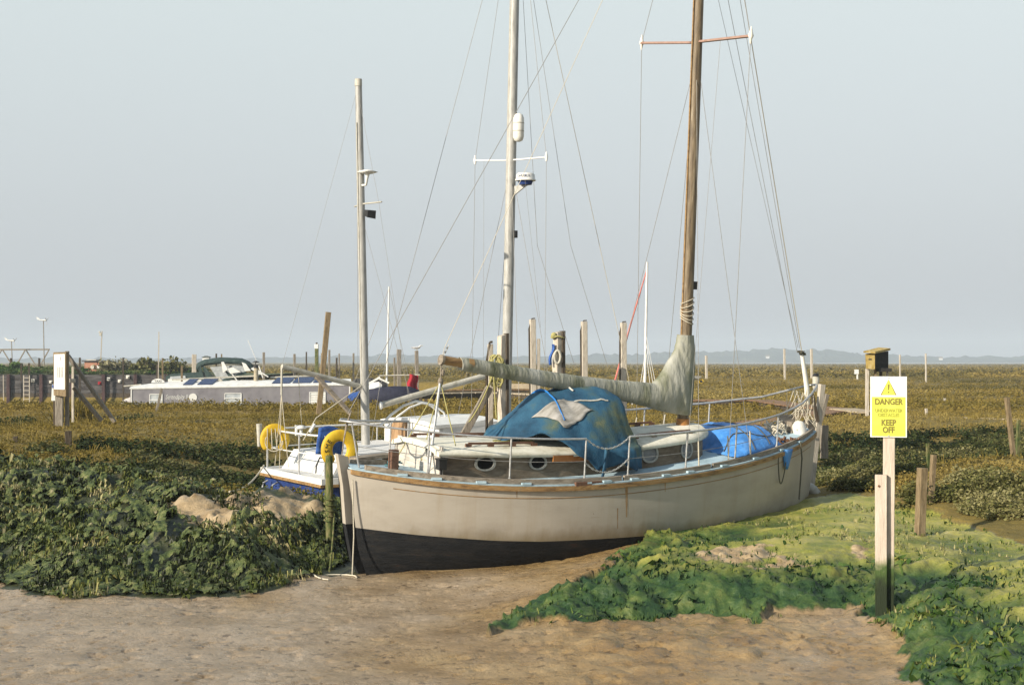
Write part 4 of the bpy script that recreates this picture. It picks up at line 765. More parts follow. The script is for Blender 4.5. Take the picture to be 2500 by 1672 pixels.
q = MB(); q.tube([mzl(950)+V((-.07, -.03, 0)), mzl(300)+V((-.07, -.03, 0))], .012, 5); q.build('sail_track', m_greysp, mizm)
c = K.y(897, 420, -.2); q = MB(); q.tube([c+V((0, 0, -.03)), c+V((0, 0, 0)), c+V((0, 0, .035))], [.1, .19, .06], 16); o = q.build('gps_dome', m_white, mizm); q = MB(); q.tube([mzl(452)+V((0, -.05, 0)), mzl(452)+V((.03, -.16, 0)), c+V((-.01, 0, -.12)), c+V((0, 0, -.02))], [.022, .022, .03, .05], 8); q.build('bracket', m_white, o)
q = MB(); q.tube([mzl(498)+V((.0, .25, -.02)), mzl(497), mzl(497)+V((.1, -.62, .0))], .014, 6); q.build('spreader', m_greysp, mizm)
c = mzl(520)+V((.05, -.14, 0)); q = MB(); q.loft([[c+V((a, -.02, b_)) for a, b_ in ((-.07, -.05), (.05, -.06), (.06, .06), (-.06, .06))], [c+V((a, -.16, b_-.03)) for a, b_ in ((-.08, -.06), (.09, -.08), (.1, .07), (-.06, .07))]], 0, False); q.build('deck_flood_light', m_black, mizm)
be, bg_ = K.y(688, 895, 0), K.y(884, 944, 0); q = MB(); q.tube([be, bg_], .048, 10); kbm = q.build('mizzen_boom', m_greysp, ket)
q = MB(); pr0, pr1 = K.y(772, 918, -.05), K.y(855, 1008, -.3); q.beam(pr0, pr1, .07, .06); q.build('boom_prop', m_greywood, ket)
mm0, mm1 = K.y(1235, 1010, 0), K.y(1256, 0, 0); d_ = (mm1-mm0).normalized(); mm2 = mm0+d_*10.6; q = MB(); q.tube([mm0, mm0.lerp(mm2, .5), mm0.lerp(mm2, .85), mm2], [.1, .098, .09, .07], 14); mainm = q.build('main_mast', m_alu, ket); mml = lambda py: mm0+(mm1-mm0)*((1010-py)/1010)
q = MB(); q.tube([mml(900)+V((-.088, 0, 0)), mml(20)+V((-.088, 0, 0))], .015, 5); q.build('sail_track', m_greysp, mainm)
c = mml(310)+V((.1, -.17, 0)); c0 = K.y(1266, 312, -.17); q = MB(); q.tube([c0+V((0, 0, z)) for z in (-.27, -.25, -.18, 0, .18, .25, .27)], [.04, .08, .105, .108, .105, .08, .04], 14); o = q.build('liferaft_canister', m_white_rubber, mainm)
for z in (-.067, .087): q = MB(); q.tube([c0+V((0, 0, z-.008)), c0+V((0, 0, z+.008))], .111, 14); q.build('strap', m_greysp, o)
q = MB(); sA, sB = K.y(1160, 392, 1.05), K.y(1334, 384, -1.05); q.beam(sA, mml(391), .05, .025, (1, 0, 0)); q.beam(mml(391), sB, .05, .025, (1, 0, 0)); q.build('spreader', m_white, mainm)
for sE in (sA, sB): q = MB(); q.tube([sE+V((0, 0, -.08)), sE, sE+V((0, 0, .1))], [.02, .035, .012], 7); q.build('spreader_tip', m_white, mainm)
c = K.y(1283, 440, -.36); q = MB(); q.tube([c+V((0, 0, z)) for z in (-.015, 0, .02, .1, .13, .135)], [.2, .205, .19, .18, .16, .08], 20); rd = q.build('radar_dome', m_white, mainm)
q = MB(); q.tube([c+V((0, 0, -.09)), c+V((0, 0, -.012))], [.12, .15], 14); q.build('radar_foot', m_navy, rd)
fr = (K.I.to_3x3() @ V((0, -1, 0))).normalized(); rt_ = V((0, 0, 1)).cross(-fr).normalized(); up_ = V((0, 0, 1)); c3 = c+fr*.186+V((0, 0, .058))+rt_*.02
vs, fs = text_geo('FURUNO', .075); tb_ = MB(); tb_.add([c+(fr*math.cos(a)+rt_*math.sin(a))*.189+V((0, 0, .06+v.y)) for v in vs for a in [v.x/.189*.9+.28]], fs); tb_.build('lettering', m_navy, rd, fix=False)
q = MB(); e = mml(470); q.prism([e+V((.02, -.1, .12)), c+V((.03, -.05, -.09)), c+V((.0, .02, -.12)), e+V((.02, -.09, -.06))], (.025, .0, 0)); q.build('radar_bracket', m_alu, rd)
q = MB(); q.box(mml(572)+V((.06, -.12, 0)), (.06, .06, .14)); q.build('steaming_light', m_black, mainm)
b0, b1 = K.y(928, 990, 0), mml(905)+V((-.1, 0, 0)); q = MB(); q.tube([b0, b1], .058, 10); mb_ = q.build('main_boom', m_greysp, ket)
q = MB(); q.ball(b0+V((0, -.03, .0)), (.04, .04, .075)); q.build('boom_end_block', m_white, mb_)
h0 = [K.y(928, 1040, -.0), K.y(955, 1012, 0), K.y(985, 990, 0), K.y(1015, 979, 0), K.y(1045, 985, 0), K.y(1068, 1002, 0), K.y(1075, 1020, 0), K.y(1070, 1042, 0)]
q = MB(); q.tube(h0, .026, 8); q.tube([p+V((.08, -.1, -.03)) for p in h0], .02, 8); q.build('gantry_hoop', m_white, ket)
q = MB(); kr = [(2.4, 1.18), (1.2, 1.26), (.3, 1.2), (.02, 1.05), (-.02, .6), (-.02, 0), (0, -.6), (.1, -1.05), (.4, -1.2)]; q.tube([V((x, y_, 1.53+.02*x)) for x, y_ in kr], .018, 8); q.tube([V((x, y_, 1.2+.02*x)) for x, y_ in kr], .012, 6); q.build('stern_rail', m_white, ket)
for x, y_ in ((-.02, 1.1), (0, -.25), (.1, -1.08), (2.3, 1.2), (1.1, 1.26)): q = MB(); q.tube([V((x, y_, .8)), V((x, y_, 1.54))], .017, 7); q.build('stanchion', m_steel, ket)
c = K.y(735, 1046, .1); q = MB(); q.tube([c+V((0, 0, -.14)), c+V((0, 0, .02))], .028, 8); q.tube([c+V((0, 0, .0)), c+V((0, 0, .03)), c+V((0, 0, .06))], [.09, .1, .04], 14); q.tube([c+V((0, .2, -.14)), c+V((0, .2, .05))], [.028, .03], 8); q.build('rail_antenna', m_white, ket)
q = MB(); e = V((-.08, 1.35, 1.2)); q.tube([e+V((0, 0, .0)), e+V((0, 0, .42))], [.03, .055], 10); q.build('rail_bracket', m_greysp, ket)
kline = lambda n, pts, r=.004, m=None: MB().tube(pts, r, 5).build(n, m or m_wire, ket)
mtk = mm2
kline('backstay', [mtk, K.y(925, 955, .3), K.y(905, 1090, .9)], .005); kline('forestay', [mtk, K.y(1548, 985, 0)], .006, m_pale_rope)
for sg, tip in ((1, sA), (-1, sB)):
    kline('cap_shroud', [mtk, tip, V((4.5, sg*1.32, .95))], .0045)
    for dx in (-.5, .45): kline('lower_shroud', [mml(400), V((4.5+dx, sg*1.3, .95))], .0045)
for x0, x1 in ((1200, 1360), (1285, 1440)): kline('halyard', [mm2-d_*.4, K.y(x0*.3+x1*.7, 600, -.1), K.y(x1+45, 900, -.3)], .0045)
kline('signal_halyard', [sA.lerp(mml(391), .25), K.y(1180, 900, .6)], .003)
kline('radar_stay', [c3, K.y(1320, 800, -.6)], .003)
for sg, a in ((1, 1.0), (-1, -1.0)): kline('mizzen_shroud', [mz1-V((0, 0, .25)), mzl(497)+V((.05, -.6 if sg < 0 else .25, 0)), V((1.9, sg*1.2, .9))], .003); kline('mizzen_lower', [mzl(520), V((2.1, sg*1.2, .9))], .003)
kline('topping_lift', [mz1-V((0, 0, .1)), be], .0028)
for e in ((-.02, .75, .9), (-.02, .55, .85), (.0, .2, .9)): kline('mizzen_sheet', [be+V((0, 0, -.5)), V(e)], .008, m_pale_rope)
kline('mizzen_tackle', [be, be+V((0, 0, -.15)), be+V((0, 0, -.5))], .02, m_greysp); kline('flag_line', [K.y(728, 910, 0), K.y(737, 1040, .1)], .006, m_pale_rope); kline('stern_stay', [mzl(935), K.y(772, 1020, -.6), K.y(740, 1075, -.6)], .009, m_pale_rope)
q = MB(); q.tube([K.y(768, 1035, -.6), K.y(756, 1055, -.6)], .03, 7); q.build('sheathed_turnbuckle', m_white, ket)
mo0 = K.w((0, 1.3, .85)); mo1 = G(560, 1200); q = MB(mo0); q.tube(sagline(mo0, mo1, .12), .016, 6); tag(q.build('mooring_line', m_pale_rope), 'pale mooring rope running from the navy stern down to the weedy bank', 'rope')
# horseshoe lifebuoys and dodger
def lifebuoy(c, R, r, yaw, label, txt=None, roll=0.0):
    o = thing('horseshoe_lifebuoy', label, 'lifebuoy', c, (0, R_(roll), R_(yaw)), 'yellow horseshoe lifebuoys'); q = MB(); pts = []; rr = []
    for k in range(29):
        a = R_(-62+304*k/28); ex = 1.0+.0*k; x, z = R*.86*math.cos(a), R*.96*math.sin(a)
        if z < 0: x = math.copysign(max(abs(x), .55*R), x)
        pts.append(V((x, 0, z))); e = min(k, 28-k); rr.append(r*(.55 if e == 0 else .85 if e == 1 else 1))
    rings = []
    for i, p in enumerate(pts):
        t = (pts[min(i+1, 28)]-pts[max(i-1, 0)]).normalized(); n = t.cross(V((0, 1, 0))); rings.append([p+n*rr[i]*math.cos(b)*1.15+V((0, 1, 0))*rr[i]*.6*math.copysign(abs(math.sin(b))**.7, math.sin(b)) for b in [2*math.pi*j/14 for j in range(14)]])
    q.loft(rings, 0, True); body = q.build('buoy', m_yellow, o)
    if txt:
        for j, ch_ in enumerate(txt):
            a = R_(206-19*j); cpos = V((R*.86*math.cos(a), -r*.62, R*.96*math.sin(a))); vs, fs = text_geo(ch_, .115); tt = MB(); rot = Matrix.Rotation(a-R_(90), 3, 'Y').inverted(); rot = Matrix.Rotation(-(a-R_(90)), 3, 'Y')
            tt.add([cpos+rot @ V((v.x, -v.z, v.y)) for v in vs], fs); tt.build('letter', m_black, body, fix=False)
    return o
c1 = K.w(K.y(681, 1072, .55)+V((-.08, 0, 0))); lifebuoy(c1, .215, .072, 18, 'yellow horseshoe lifebuoy hanging at the far stern corner of the navy ketch, loosely roped')
q = MB(c1)
for i in range(4): q.tube(sagline(c1+V((-.12+.07*i, -.08, .2)), c1+V((-.12+.09*i, -.1, -.18)), .0, 5), .009, 5)
q.tube([c1+V((.16*math.cos(a), -.09, -.04+.17*math.sin(a))) for a in np.linspace(2.6, 6.4, 12)], .01, 5); tag(q.build('buoy_rope', m_pale_rope), 'pale rope looped across the far yellow lifebuoy on the ketch', 'rope')
c2 = K.w(K.y(829, 1098, -1.35)); lifebuoy(c2, .26, .088, 20, 'large yellow horseshoe lifebuoy with black capital letters hanging beside the cream sternpost', 'ESME', 4)
c3_ = K.w(K.y(797, 1080, -1.15)); o = thing('dodger', 'blue canvas spray cloth tied to the ketch rail behind the lettered lifebuoy', 'canvas', c3_); q = MB(); q.grid(lambda a_, b_: V((-.19+.42*a_+.06*b_, .25*a_+.02*math.sin(b_*9), -.2+.44*b_+.05*math.sin(a_*4)*b_-.03*a_)), 8, 8); q.build('cloth', m_bluecl, o, solid=.02)
# rope wound green post by the stern
gp = G(806, 1215); gp = V((gp.x, gp.y, gp.z)); Dp = 19.6; gp = P(806, 1215, Dp); gp.z = H(gp.x, gp.y)-.1; tpz = P(803, 1112, Dp)
m_mosspost = mat('mossy mooring post', [(.02, .035, .008), (.06, .085, .02), (.14, .13, .05), (.2, .17, .09)], 9, .9, .5, (2, 2, .6))
o = thing('mooring_post', 'mossy green mooring post wound with wet rope beside the cream sternpost', 'post', gp); q = MB(gp); q.tube([gp, gp.lerp(tpz, .6), tpz], [.06, .056, .05], 9); q.build('post', m_mosspost, o)
q = MB(gp); top = gp.lerp(tpz, .62)
q.tube([top+V((.068*math.cos(a), .068*math.sin(a), -.012*a)) for a in np.linspace(0, 30, 110)], .014, 5); q.tube(sagline(top+V((.07, -.03, -.3)), V((-2.35, 18.3, .1)), .1), .014, 5); q.build('rope', m_mosspost, o)
sp_ = B.w((.0, -.1, 1.3)); mq = V((-2.05, 18.25, H(-2.05, 18.25))); q = MB(mq); q.tube([sp_+V((.05, -.1, .0)), mq+V((.02, 0, .5)), mq], .009, 5); q.tube([V((mq.x-.2+.28*math.cos(a), mq.y-.25+.32*math.sin(a), float(surf(np.array([mq.x-.2+.28*math.cos(a)]), np.array([mq.y-.25+.32*math.sin(a)]))[0])+.012)) for a in np.linspace(0, 4.6, 22)], .011, 5); tag(q.build('stern_line', m_pale_rope), 'thin pale line hanging from the cream stern and looping on the mud', 'rope')
# ------------------------------------------------------------------ timber posts
M_post = {'pale': mat('bleached post', [(.3, .26, .2), (.46, .41, .34), (.56, .51, .44)], 8, .85, .4, (3, 3, .5)), 'grey': mat('grey weathered post', [(.12, .105, .08), (.22, .19, .155), (.31, .28, .23)], 9, .9, .5, (3, 3, .5)),
 'dark': mat('dark wet and shaded timber', [(.025, .018, .012), (.06, .045, .03), (.1, .08, .055)], 9, .9, .5, (3, 3, .5)), 'brown': mat('brown post', [(.09, .065, .035), (.2, .145, .08), (.27, .21, .13)], 9, .9, .5, (3, 3, .5)), 'moss': m_mosspost}
def post(label, top, base, wpx, kind, D=None, sink=.3, depth=1.0, name='timber_post', group=None, tip=0.0, cat='post', face=.25):
    """square timber from its top pixel to its foot; the foot lies on the ground unless a distance is given"""
    if D is None: g = G(*base); D = g.y
    p0 = P(base[0], base[1], D); p1 = P(top[0], top[1], D); w_ = wpx/FX*D*.82
    q = MB(p0); dz = (p1-p0).normalized(); q.beam(p0-dz*sink, p1, w_, w_*depth, (math.cos(face), math.sin(face), 0), jit=.03, tip=tip, nseg=5); return tag(q.build(name, M_post[kind]), label, cat, group)
def band(o, px, py, D, h_, wpx, m, name='band'): pass
GP = 'tall mooring posts beyond the cream boat'
def capped(label, top, base, wpx, D, kind='pale'):
    p1, p0 = P(top[0], top[1], D), P(base[0], base[1], D); p0.z = min(p0.z, .8); w_ = wpx/FX*D; o = thing('mooring_post', label, 'post', p0, (0, 0, 0), GP)
    q = MB(p0); f = V((1, 0, 0)); q.beam(p0, p1, w_*.8, w_*.8, (.97, .25, 0), jit=.012, tip=-w_*.0, nseg=4); q.build('timber', M_post[kind], o)
    e = w_*.45; q = MB(p0); q.beam(p0+V((-e-.02, 0, .0)), p1+V((-e-.02, 0, -.32)), .035, .1, (1, 0, 0)); q.beam(p1+V((-e-.02, 0, -.33)), p1+V((-e*.2, 0, .03)), .035, .1, (1, 0, 0)); q.beam(p1+V((-e*.25, 0, .03)), p1+V((e*.85, 0, .04)), .1, .04, (0, 1, 0)); q.build('iron_strap', M_post['dark'], o); return o
capped('pale capped post, tallest of the three, left of the rope topped stump', (1300, 780), (1303, 1010), 17, 50); capped('pale capped post standing alone right of the rope topped stump', (1426, 785), (1428, 1010), 17, 50); capped('pale capped post with red furling lines crossing it', (1522, 788), (1522, 1010), 17, 50)
capped('short pale capped post beside the stumpy dark faced post hung with yellow rope', (1197, 840), (1197, 1020), 15, 24.6)
post('thin plain pale post close beside the tallest capped post', (1315, 827), (1315, 1012), 8, 'pale', 50); 
def two_tone(label, top, base, wpx, D, slot=True):
    p0, p1 = P(base[0], base[1], D), P(top[0], top[1], D); p0.z = min(p0.z, .8); w_ = wpx/FX*D; o = thing('mooring_post', label, 'post', p0, (0, 0, 0), GP); q = MB(p0); q.beam(p0, p1, w_*.75, w_*.75, (.8, .6, 0), jit=.05, nseg=7, tip=.02); t_ = q.build('timber', M_post['pale'], o)
    q = MB(p0); q.beam(p0+V((w_*.42, .02, 0)), p1+V((w_*.42, .02, .03)), w_*.3, w_*.8, (.9, .4, 0), jit=.04, nseg=6); q.build('shade_strip', M_post['dark'], o); return o, p0, p1, w_  # dark strip stands in for shade on the post's right face
o, p0, p1, w_ = two_tone('grey mooring post with added dark shade strip hung with yellow rope beside the ketch', (1226, 818), (1226, 1020), 24, 24.4)
rc = p1+V((-.1, -.12, -.56)); q = MB(rc)
for i in range(9):
    a_ = rc+V((random.uniform(-.05, .06), random.uniform(-.03, .0), random.uniform(.15, .24))); pts = [a_+V((random.uniform(.065, .125)*math.sin(t)+random.uniform(-.01, .01), -.02*math.cos(t), random.uniform(.22, .27)*(math.cos(t)-1)*random.uniform(.9, 1.1))) for t in np.linspace(0, 2*math.pi, 15)]; q.tube(pts, .012, 5)
q.tube(sagline(rc+V((.02, -.02, .1)), P(1145, 1030, 24.2), .1), .013, 5); q.tube(sagline(rc+V((-.05, -.02, .0)), P(1212, 1020, 24.2), .05), .013, 5); tag(q.build('rope_coil', m_yel_rope), 'hank of yellow rope draped over the grey post left of the boom', 'rope')
post('leaning grey plank propped against the rope hung post', (1196, 945), (1143, 1042), 22, 'grey', 24.3, .4, .5, 'leaning_plank', cat='plank')
o, p0, p1, w_ = two_tone('thick pale stump with added dark shade strip and yellow rope round its top', (1362, 810), (1362, 1010), 26, 48)
q = MB(p1); q.tube([p1+V((w_*.62*math.cos(a), -.02+w_*.55*math.sin(a), -.18+.03*math.sin(a*3))) for a in np.linspace(0, 12.6, 34)], .028, 6); q.ball(p1+V((-.14, -.15, -.12)), (.1, .08, .1)); q.build('rope_lashing', m_yel_rope, None); tag(bpy.context.scene.objects['rope_lashing'] if False else [x for x in COL.objects if x.name.startswith('rope_lashing') and x.parent is None][-1], 'yellow rope knotted round the top of the thick stump behind the boom', 'rope')
q = MB(p1); q.grid(lambda a_, b_: p1+V((-.2-.12*b_+.08*a_+.03*math.sin(b_*7), -.16+.05*math.sin(a_*5+b_*3), -.42-.7*b_)), 5, 9); tag(q.build('blue_cloth', m_bluecl, None, solid=.02), 'blue cloth hanging against the side of the thick rope topped stump', 'cloth')
c = p1+V((-.02, -.24, -.85)); q = MB(c); q.tube([c+V((.1*math.cos(a), 0, .22*math.sin(a))) for a in np.linspace(0, 2*math.pi, 16)], .045, 7); tag(q.build('tyre_fender', m_greysp), 'worn grey ring fender hung on the face of the thick stump', 'fender')
# posts across the marsh and along the far creek
lean = [((802, 760), (779, 1012), 15, 'brown', 'tall slanting brown pile rising from the marsh in front of the narrowboat'), ((350, 945), (381, 1010), 10, 'grey', '')]
post('tall slanting brown pile rising from the marsh in front of the narrowboat', (802, 762), (778, 1012), 15, 'brown'); post('short slanting grey stake before the first narrowboat window', (395, 948), (381, 1008), 8, 'grey')
far = [(195, 873, 1.0, 6, 'dark', 128, 'thin dark pole against the quay wall just right of the notice board'), (301, 873, 1, 5, 'dark', 126, 'thin dark pole in front of the quay right of the brick hut'), (385, 890, 1, 8, 'dark', 100, 'dark stub beside the white aerial pole at the narrowboat bow'), (397, 874, 1, 5, 'brown', 99, 'narrow brown pole right of the white aerial pole'), (444, 893, 1, 6, 'brown', 98, 'brown post left of the low dark hatch behind the narrowboat roof'), (474, 865, 1, 13, 'pale', 118, 'broad pale pile with a dark side left of the green canopy'), (528, 863, 1, 5, 'dark', 118, 'dark pole just above the green canopy'), (541, 864, 1, 4, 'brown', 118, 'thin reddish pole above the green canopy peak'), (644, 860, 1, 7, 'grey', 116, 'grey post right of the narrowboat chimney'), (719, 864, 1, 7, 'grey', 118, 'grey post behind the tip of the mizzen boom'), (748, 859, 1, 4, 'dark', 118, 'thin black post left of the white topped pile'), (786, 862, 1, 5, 'brown', 118, 'brown post tucked behind the tall slanting pile'), (804, 854, 1, 6, 'grey', 118, 'slim grey post right of the tall slanting pile'), (822, 873, 1, 5, 'dark', 116, 'short dark post left of the mizzen mast'), (828, 863, 1, 4, 'grey', 120, 'faint thin grey post beside the short dark one'), (863, 862, 1, 5, 'grey', 112, 'thin grey post left of the mizzen mast foot'), (963, 873, 1, 5, 'grey', 98, 'low grey post left of the broad grey one near the red cloth'), (974, 853, 1, 12, 'grey', 98, 'broad grey post near the red cloth on the navy boat')]
for px, py, _, wp, kd, D, lb in far: post(lb, (px, py), (px, 882+3.6/D*FX), wp, kd, D, .2, 1, 'mooring_pile', 'piles along the far creek')
p1 = P(773, 840, 110); p0 = V((p1.x, p1.y, -.9)); o = thing('mooring_pile', 'mossy green pile with a white cap left of the tall slanting pile', 'post', p0, (0, 0, 0), 'piles along the far creek'); q = MB(p0); q.beam(p0, p1, .26, .26, jit=.02); q.build('pile', M_post['moss'], o); q = MB(p0); q.beam(p1+V((0, 0, -.35)), p1, .3, .3); q.build('white_cap', m_white, o); q = MB(p0); q.tube([p1, p1+V((0, 0, .12))], .08, 8); q.build('knob', M_post['dark'], o)
gp1 = P(1017, 860, 98); post('grey pile with a seagull standing on its top', (1017, 856), (1019, 990), 10, 'grey', 98, .2, 1, 'mooring_pile', 'piles along the far creek')
# gull
q = MB(gp1); g0 = gp1+V((0, 0, .31)); ax = V((1, -.1, 0)).normalized()
q.tube([g0+ax*k+V((0, 0, h_)) for k, h_ in ((-.42, .02), (-.3, .02), (-.15, 0), (.05, .0), (.18, .04), (.24, .1), (.28, .15), (.34, .155))], [.01, .05, .085, .1, .085, .06, .06, .03], 10); o = thing('seagull', 'pale grey seagull standing on top of a pile behind the navy boat', 'bird', gp1); gb = q.build('body', mat('gull plumage', [(.4, .4, .41), (.66, .66, .66)], 9, .8, .1), o)
q = MB(gp1); q.tube([g0+ax*.36+V((0, 0, .155)), g0+ax*.44+V((0, 0, .14))], [.018, .004], 6); q.build('beak', m_yellow, o)
q = MB(gp1)
for s_ in (-.03, .03): q.tube([g0+V((.03, s_, -.07)), g0+V((.03, s_, -.3))], .01, 5)
q.build('legs', m_yellow, o)
for s_ in (-1, 1): q = MB(gp1); q.tube([g0+ax*k+V((0, s_*w2, h_)) for k, w2, h_ in ((.12, .08, .04), (-.1, .1, .03), (-.4, .03, .03))], [.05, .045, .01], 8, flat=.4); q.build('wing', mat('gull wing', [(.22, .22, .24), (.32, .32, .34)], 9, .8, .1), o)
for px, y0, y1, wp, lb in ((1915, 852, 928, 5, 'thin pale marker pole on the marsh left of the leaning bow spar'), (1981, 852, 925, 6, 'thin pale marker pole rising behind the bow rail'), (2197, 866, 950, 4, 'slim red banded marker pole right of the nest box'), (2260, 863, 935, 4, 'slim marker pole farthest right on the marsh'), (1724, 868, 925, 6, 'thin pale pole right of the main mast by the wheelbarrow')):
    post(lb, (px, y0), (px+1, y1), wp, 'pale', None, .3, 1, 'marker_pole', 'marker poles on the marsh', cat='pole')
post('brown topped mossy post at the right edge of the marsh', (2458, 970), (2473, 1102), 12, 'brown', 31, .3); post('short bright green post beside the brown topped one at the right edge', (2487, 1025), (2484, 1100), 9, 'moss', 31.5, .3)
post('stout brown mooring stake with green foot nearest the danger sign', (2252, 1142), (2246, 1308), 24, 'brown', None, .4, 1.1, 'mooring_stake'); post('slanting brown stake just behind the stout one', (2280, 1110), (2272, 1228), 14, 'brown', None, .4, 1.1, 'mooring_stake'); post('thin mossy stake sticking up left of the slanting brown one', (2264, 1082), (2267, 1150), 8, 'moss', 24.5, .6, 1, 'mooring_stake')
post('small white topped stump on the marsh right of the danger sign', (2261, 997), (2263, 1018), 7, 'pale', None); post('tiny pale peg on the marsh above the white topped stump', (2306, 972), (2307, 986), 6, 'pale', None)
post('short rotten black stump in the grass left of the taller one', (38, 1065), (40, 1092), 14, 'dark', None, name='rotten_stump'); post('taller rotten black stump on the left marsh edge', (166, 1052), (168, 1098), 19, 'dark', None, name='rotten_stump'); post('green slimy stump low on the weedy left bank', (75, 1118), (76, 1150), 14, 'moss', None, name='rotten_stump')
# timbers at the bow
bD = 23.9
post('tall pale leaning timber at the bow with a dark mossy foot', (2007, 938), (1975, 1235), 17, 'pale', bD, .3, .8, 'bow_timber', face=.4); post('short dark forked timber leaning left at the bow', (1982, 960), (1997, 1030), 9, 'dark', bD-.1, .0, 1, 'bow_timber'); post('short pale timber leaning right behind the bow', (2020, 962), (2004, 1022), 11, 'grey', bD+.3, .3, 1, 'bow_timber'); post('low weathered block timber butting the bow', (2012, 1038), (2012, 1075), 22, 'grey', bD+.2, .3, .6, 'bow_timber')
c = P(1992, 932, bD+.25); q = MB(c); q.tube([c+V((0, 0, -.16)), c+V((0, 0, -.1)), c+V((0, 0, .06)), c+V((0, 0, .1))], [.03, .055, .06, .04], 12); o = thing('anchor_light', 'grey lantern standing on the bow rail of the cream boat', 'lantern', c); q.build('lens', m_greysp, o); q = MB(c); q.tube([c+V((0, 0, .1)), c+V((0, 0, .15))], [.065, .03], 12); q.build('cap', m_black, o)
c = P(1968, 1225, 23.2); q = MB(c); q.tube([c+V((.0, .04+.0*k, 0))+V((.2*math.cos(a), 0, .24*math.sin(a))) for a in np.linspace(0, 2*math.pi, 22) for k in (0,)], .085, 9); tag(q.build('tyre', m_greysp), 'muddy tyre fender lying under the bow of the cream boat', 'tyre')
# ------------------------------------------------------------------ narrowboat and its neighbours in the far creek
m_grey = mat('grey purple boat side', [(.145, .135, .15), (.19, .18, .195), (.22, .21, .22)], 2, .5, .05)
m_solar = mat('solar panel', [(.02, .035, .09), (.035, .055, .13)], 8, .2, 0)
m_green = mat('dark green canvas', [(.01, .022, .022), (.022, .045, .042), (.05, .075, .07)], 4, .8, .2)
m_clear = mat('clear vinyl window', [(.25, .27, .28), (.42, .44, .45)], 4, .2, 0)
m_navyd = mat('dark navy cover', [(.008, .009, .022), (.016, .018, .042), (.03, .033, .06)], 5, .7, .2)
m_red = mat('red cloth', [(.25, .008, .015), (.42, .015, .03)], 6, .85, .2)
N = Boat((325-1250)/FX*92, 92, 8, 0)
nb = thing('narrowboat', 'long grey narrowboat with white roof and white lettering moored beyond the left marsh', 'houseboat', N.loc, N.rot)
nL = 13.95; nt_ = lambda x: 1.10+.21*x/nL; W2 = 1.5
q = MB(); q.prism([(0, -W2, -.95), (0, -W2, -.06), (nL+1.0, -W2, -.04), (nL+1.0, -W2, -.95)], (0, 2*W2, 0)); q.build('hull', m_navyd, nb)
q = MB(); q.loft([[V((x, -W2+.06, -.05)), V((x, -W2+.16, nt_(x)-.03)), V((x, W2-.16, nt_(x)-.03)), V((x, W2-.06, -.05))] for x in (.0, nL)], 0, False); ncab = q.build('cabin', m_grey, nb)
MB().loft([[V((x, (W2-.1)*k, nt_(x)+.34*(1-k*k)*min(1, .3+x*.4, 1)+e)) for e, kk in ((0, np.linspace(-1, 1, 9)), (-.06, (1, 0, -1))) for k in kk] for x in (-.06, 1.2, 2.2, 8, nL+.05)], 0, False).build('roof', m_white, nb)
yf = lambda z: -W2+.06+.1*(z+.05)/1.2-.006
def npanel(px0, py0, px1, py1, m, name, thick=.012, par=None, edge=None, bars=()):
    a_, b_ = N.y(px0, py1, -W2+.08), N.y(px1, py0, -W2+.1); q = MB()
    if edge:
        for x0, z0, x1, z1 in ((a_.x, a_.z, b_.x, a_.z), (a_.x, b_.z, b_.x, b_.z), (a_.x, a_.z, a_.x, b_.z), (b_.x, a_.z, b_.x, b_.z))+tuple((a_.x+(b_.x-a_.x)*u0, a_.z+(b_.z-a_.z)*v0, a_.x+(b_.x-a_.x)*u1, a_.z+(b_.z-a_.z)*v1) for u0, v0, u1, v1 in bars): q.beam(V((x0, yf(z0)-.015, z0)), V((x1, yf(z1)-.015, z1)), .06, .05, (0, 1, 0))
    else: q.add([V((a_.x, yf(a_.z)-.01, a_.z)), V((b_.x, yf(a_.z)-.01, a_.z)), V((b_.x, yf(b_.z)-.01, b_.z)), V((a_.x, yf(b_.z)-.01, b_.z))], [(0, 1, 2, 3)])
    return q.build(name, m, par or ncab, fix=bool(edge))
m_nwin = mat('pale curtain glass', [(.3, .33, .36), (.5, .52, .52)], 3, .15, 0)
for a_ in ((366, 962, 396, 991, ((0, .5, 1, .5),)), (549, 960, 589, 991, ((0, .62, 1, .62),)), (756, 957, 794, 989, ((0, .25, 1, .25), (0, .45, 1, .45), (0, .62, 1, .62), (0, .8, 1, .8)))):
    f = npanel(*a_[:4], m_white, 'window', edge=True, bars=a_[4]); npanel(*a_[:4], m_nwin if a_[0] < 700 else m_white, 'pane', par=f)
for y0, nm in ((0, 'trim'),):
    q = MB(); q.beam(V((0.02, yf(1.08), nt_(0)-.06)), V((nL, yf(1.2), nt_(nL)-.06)), .05, .07, (0, 1, 0)); q.beam(V((.06, yf(0), -.05)), V((.06, yf(1), nt_(0)-.06)), .05, .07, (0, 1, 0)); q.beam(V((nL-.06, yf(0), -.05)), V((nL-.06, yf(1.2), nt_(nL)-.06)), .05, .07, (0, 1, 0)); q.beam(V((8.4, -W2-.03, -.06)), V((nL+.3, -W2-.03, -.05)), .05, .06, (0, 1, 0)); q.build('white_trim', m_white, ncab)
cc = N.y(471, 970, -W2+.1); q = MB(); q.tube([V((cc.x, yf(cc.z)+.01, cc.z)), V((cc.x, yf(cc.z)-.03, cc.z))], .26, 20); o = q.build('porthole', m_white, ncab)
p_ = N.y(431, 969, -W2+.1); lettering('Serendipity II', .42, Matrix.Translation(V((p_.x, yf(p_.z)-.012, p_.z))) @ Matrix.Rotation(R_(90), 4, 'X'), m_white, ncab, shear=.35, sx=.62)
def roofbox(px, py, d, m, name, R=None, y_=-.2): p = N.y(px, py, y_); q = MB(); q.box(p, d, R); return q.build(name, m, nb)
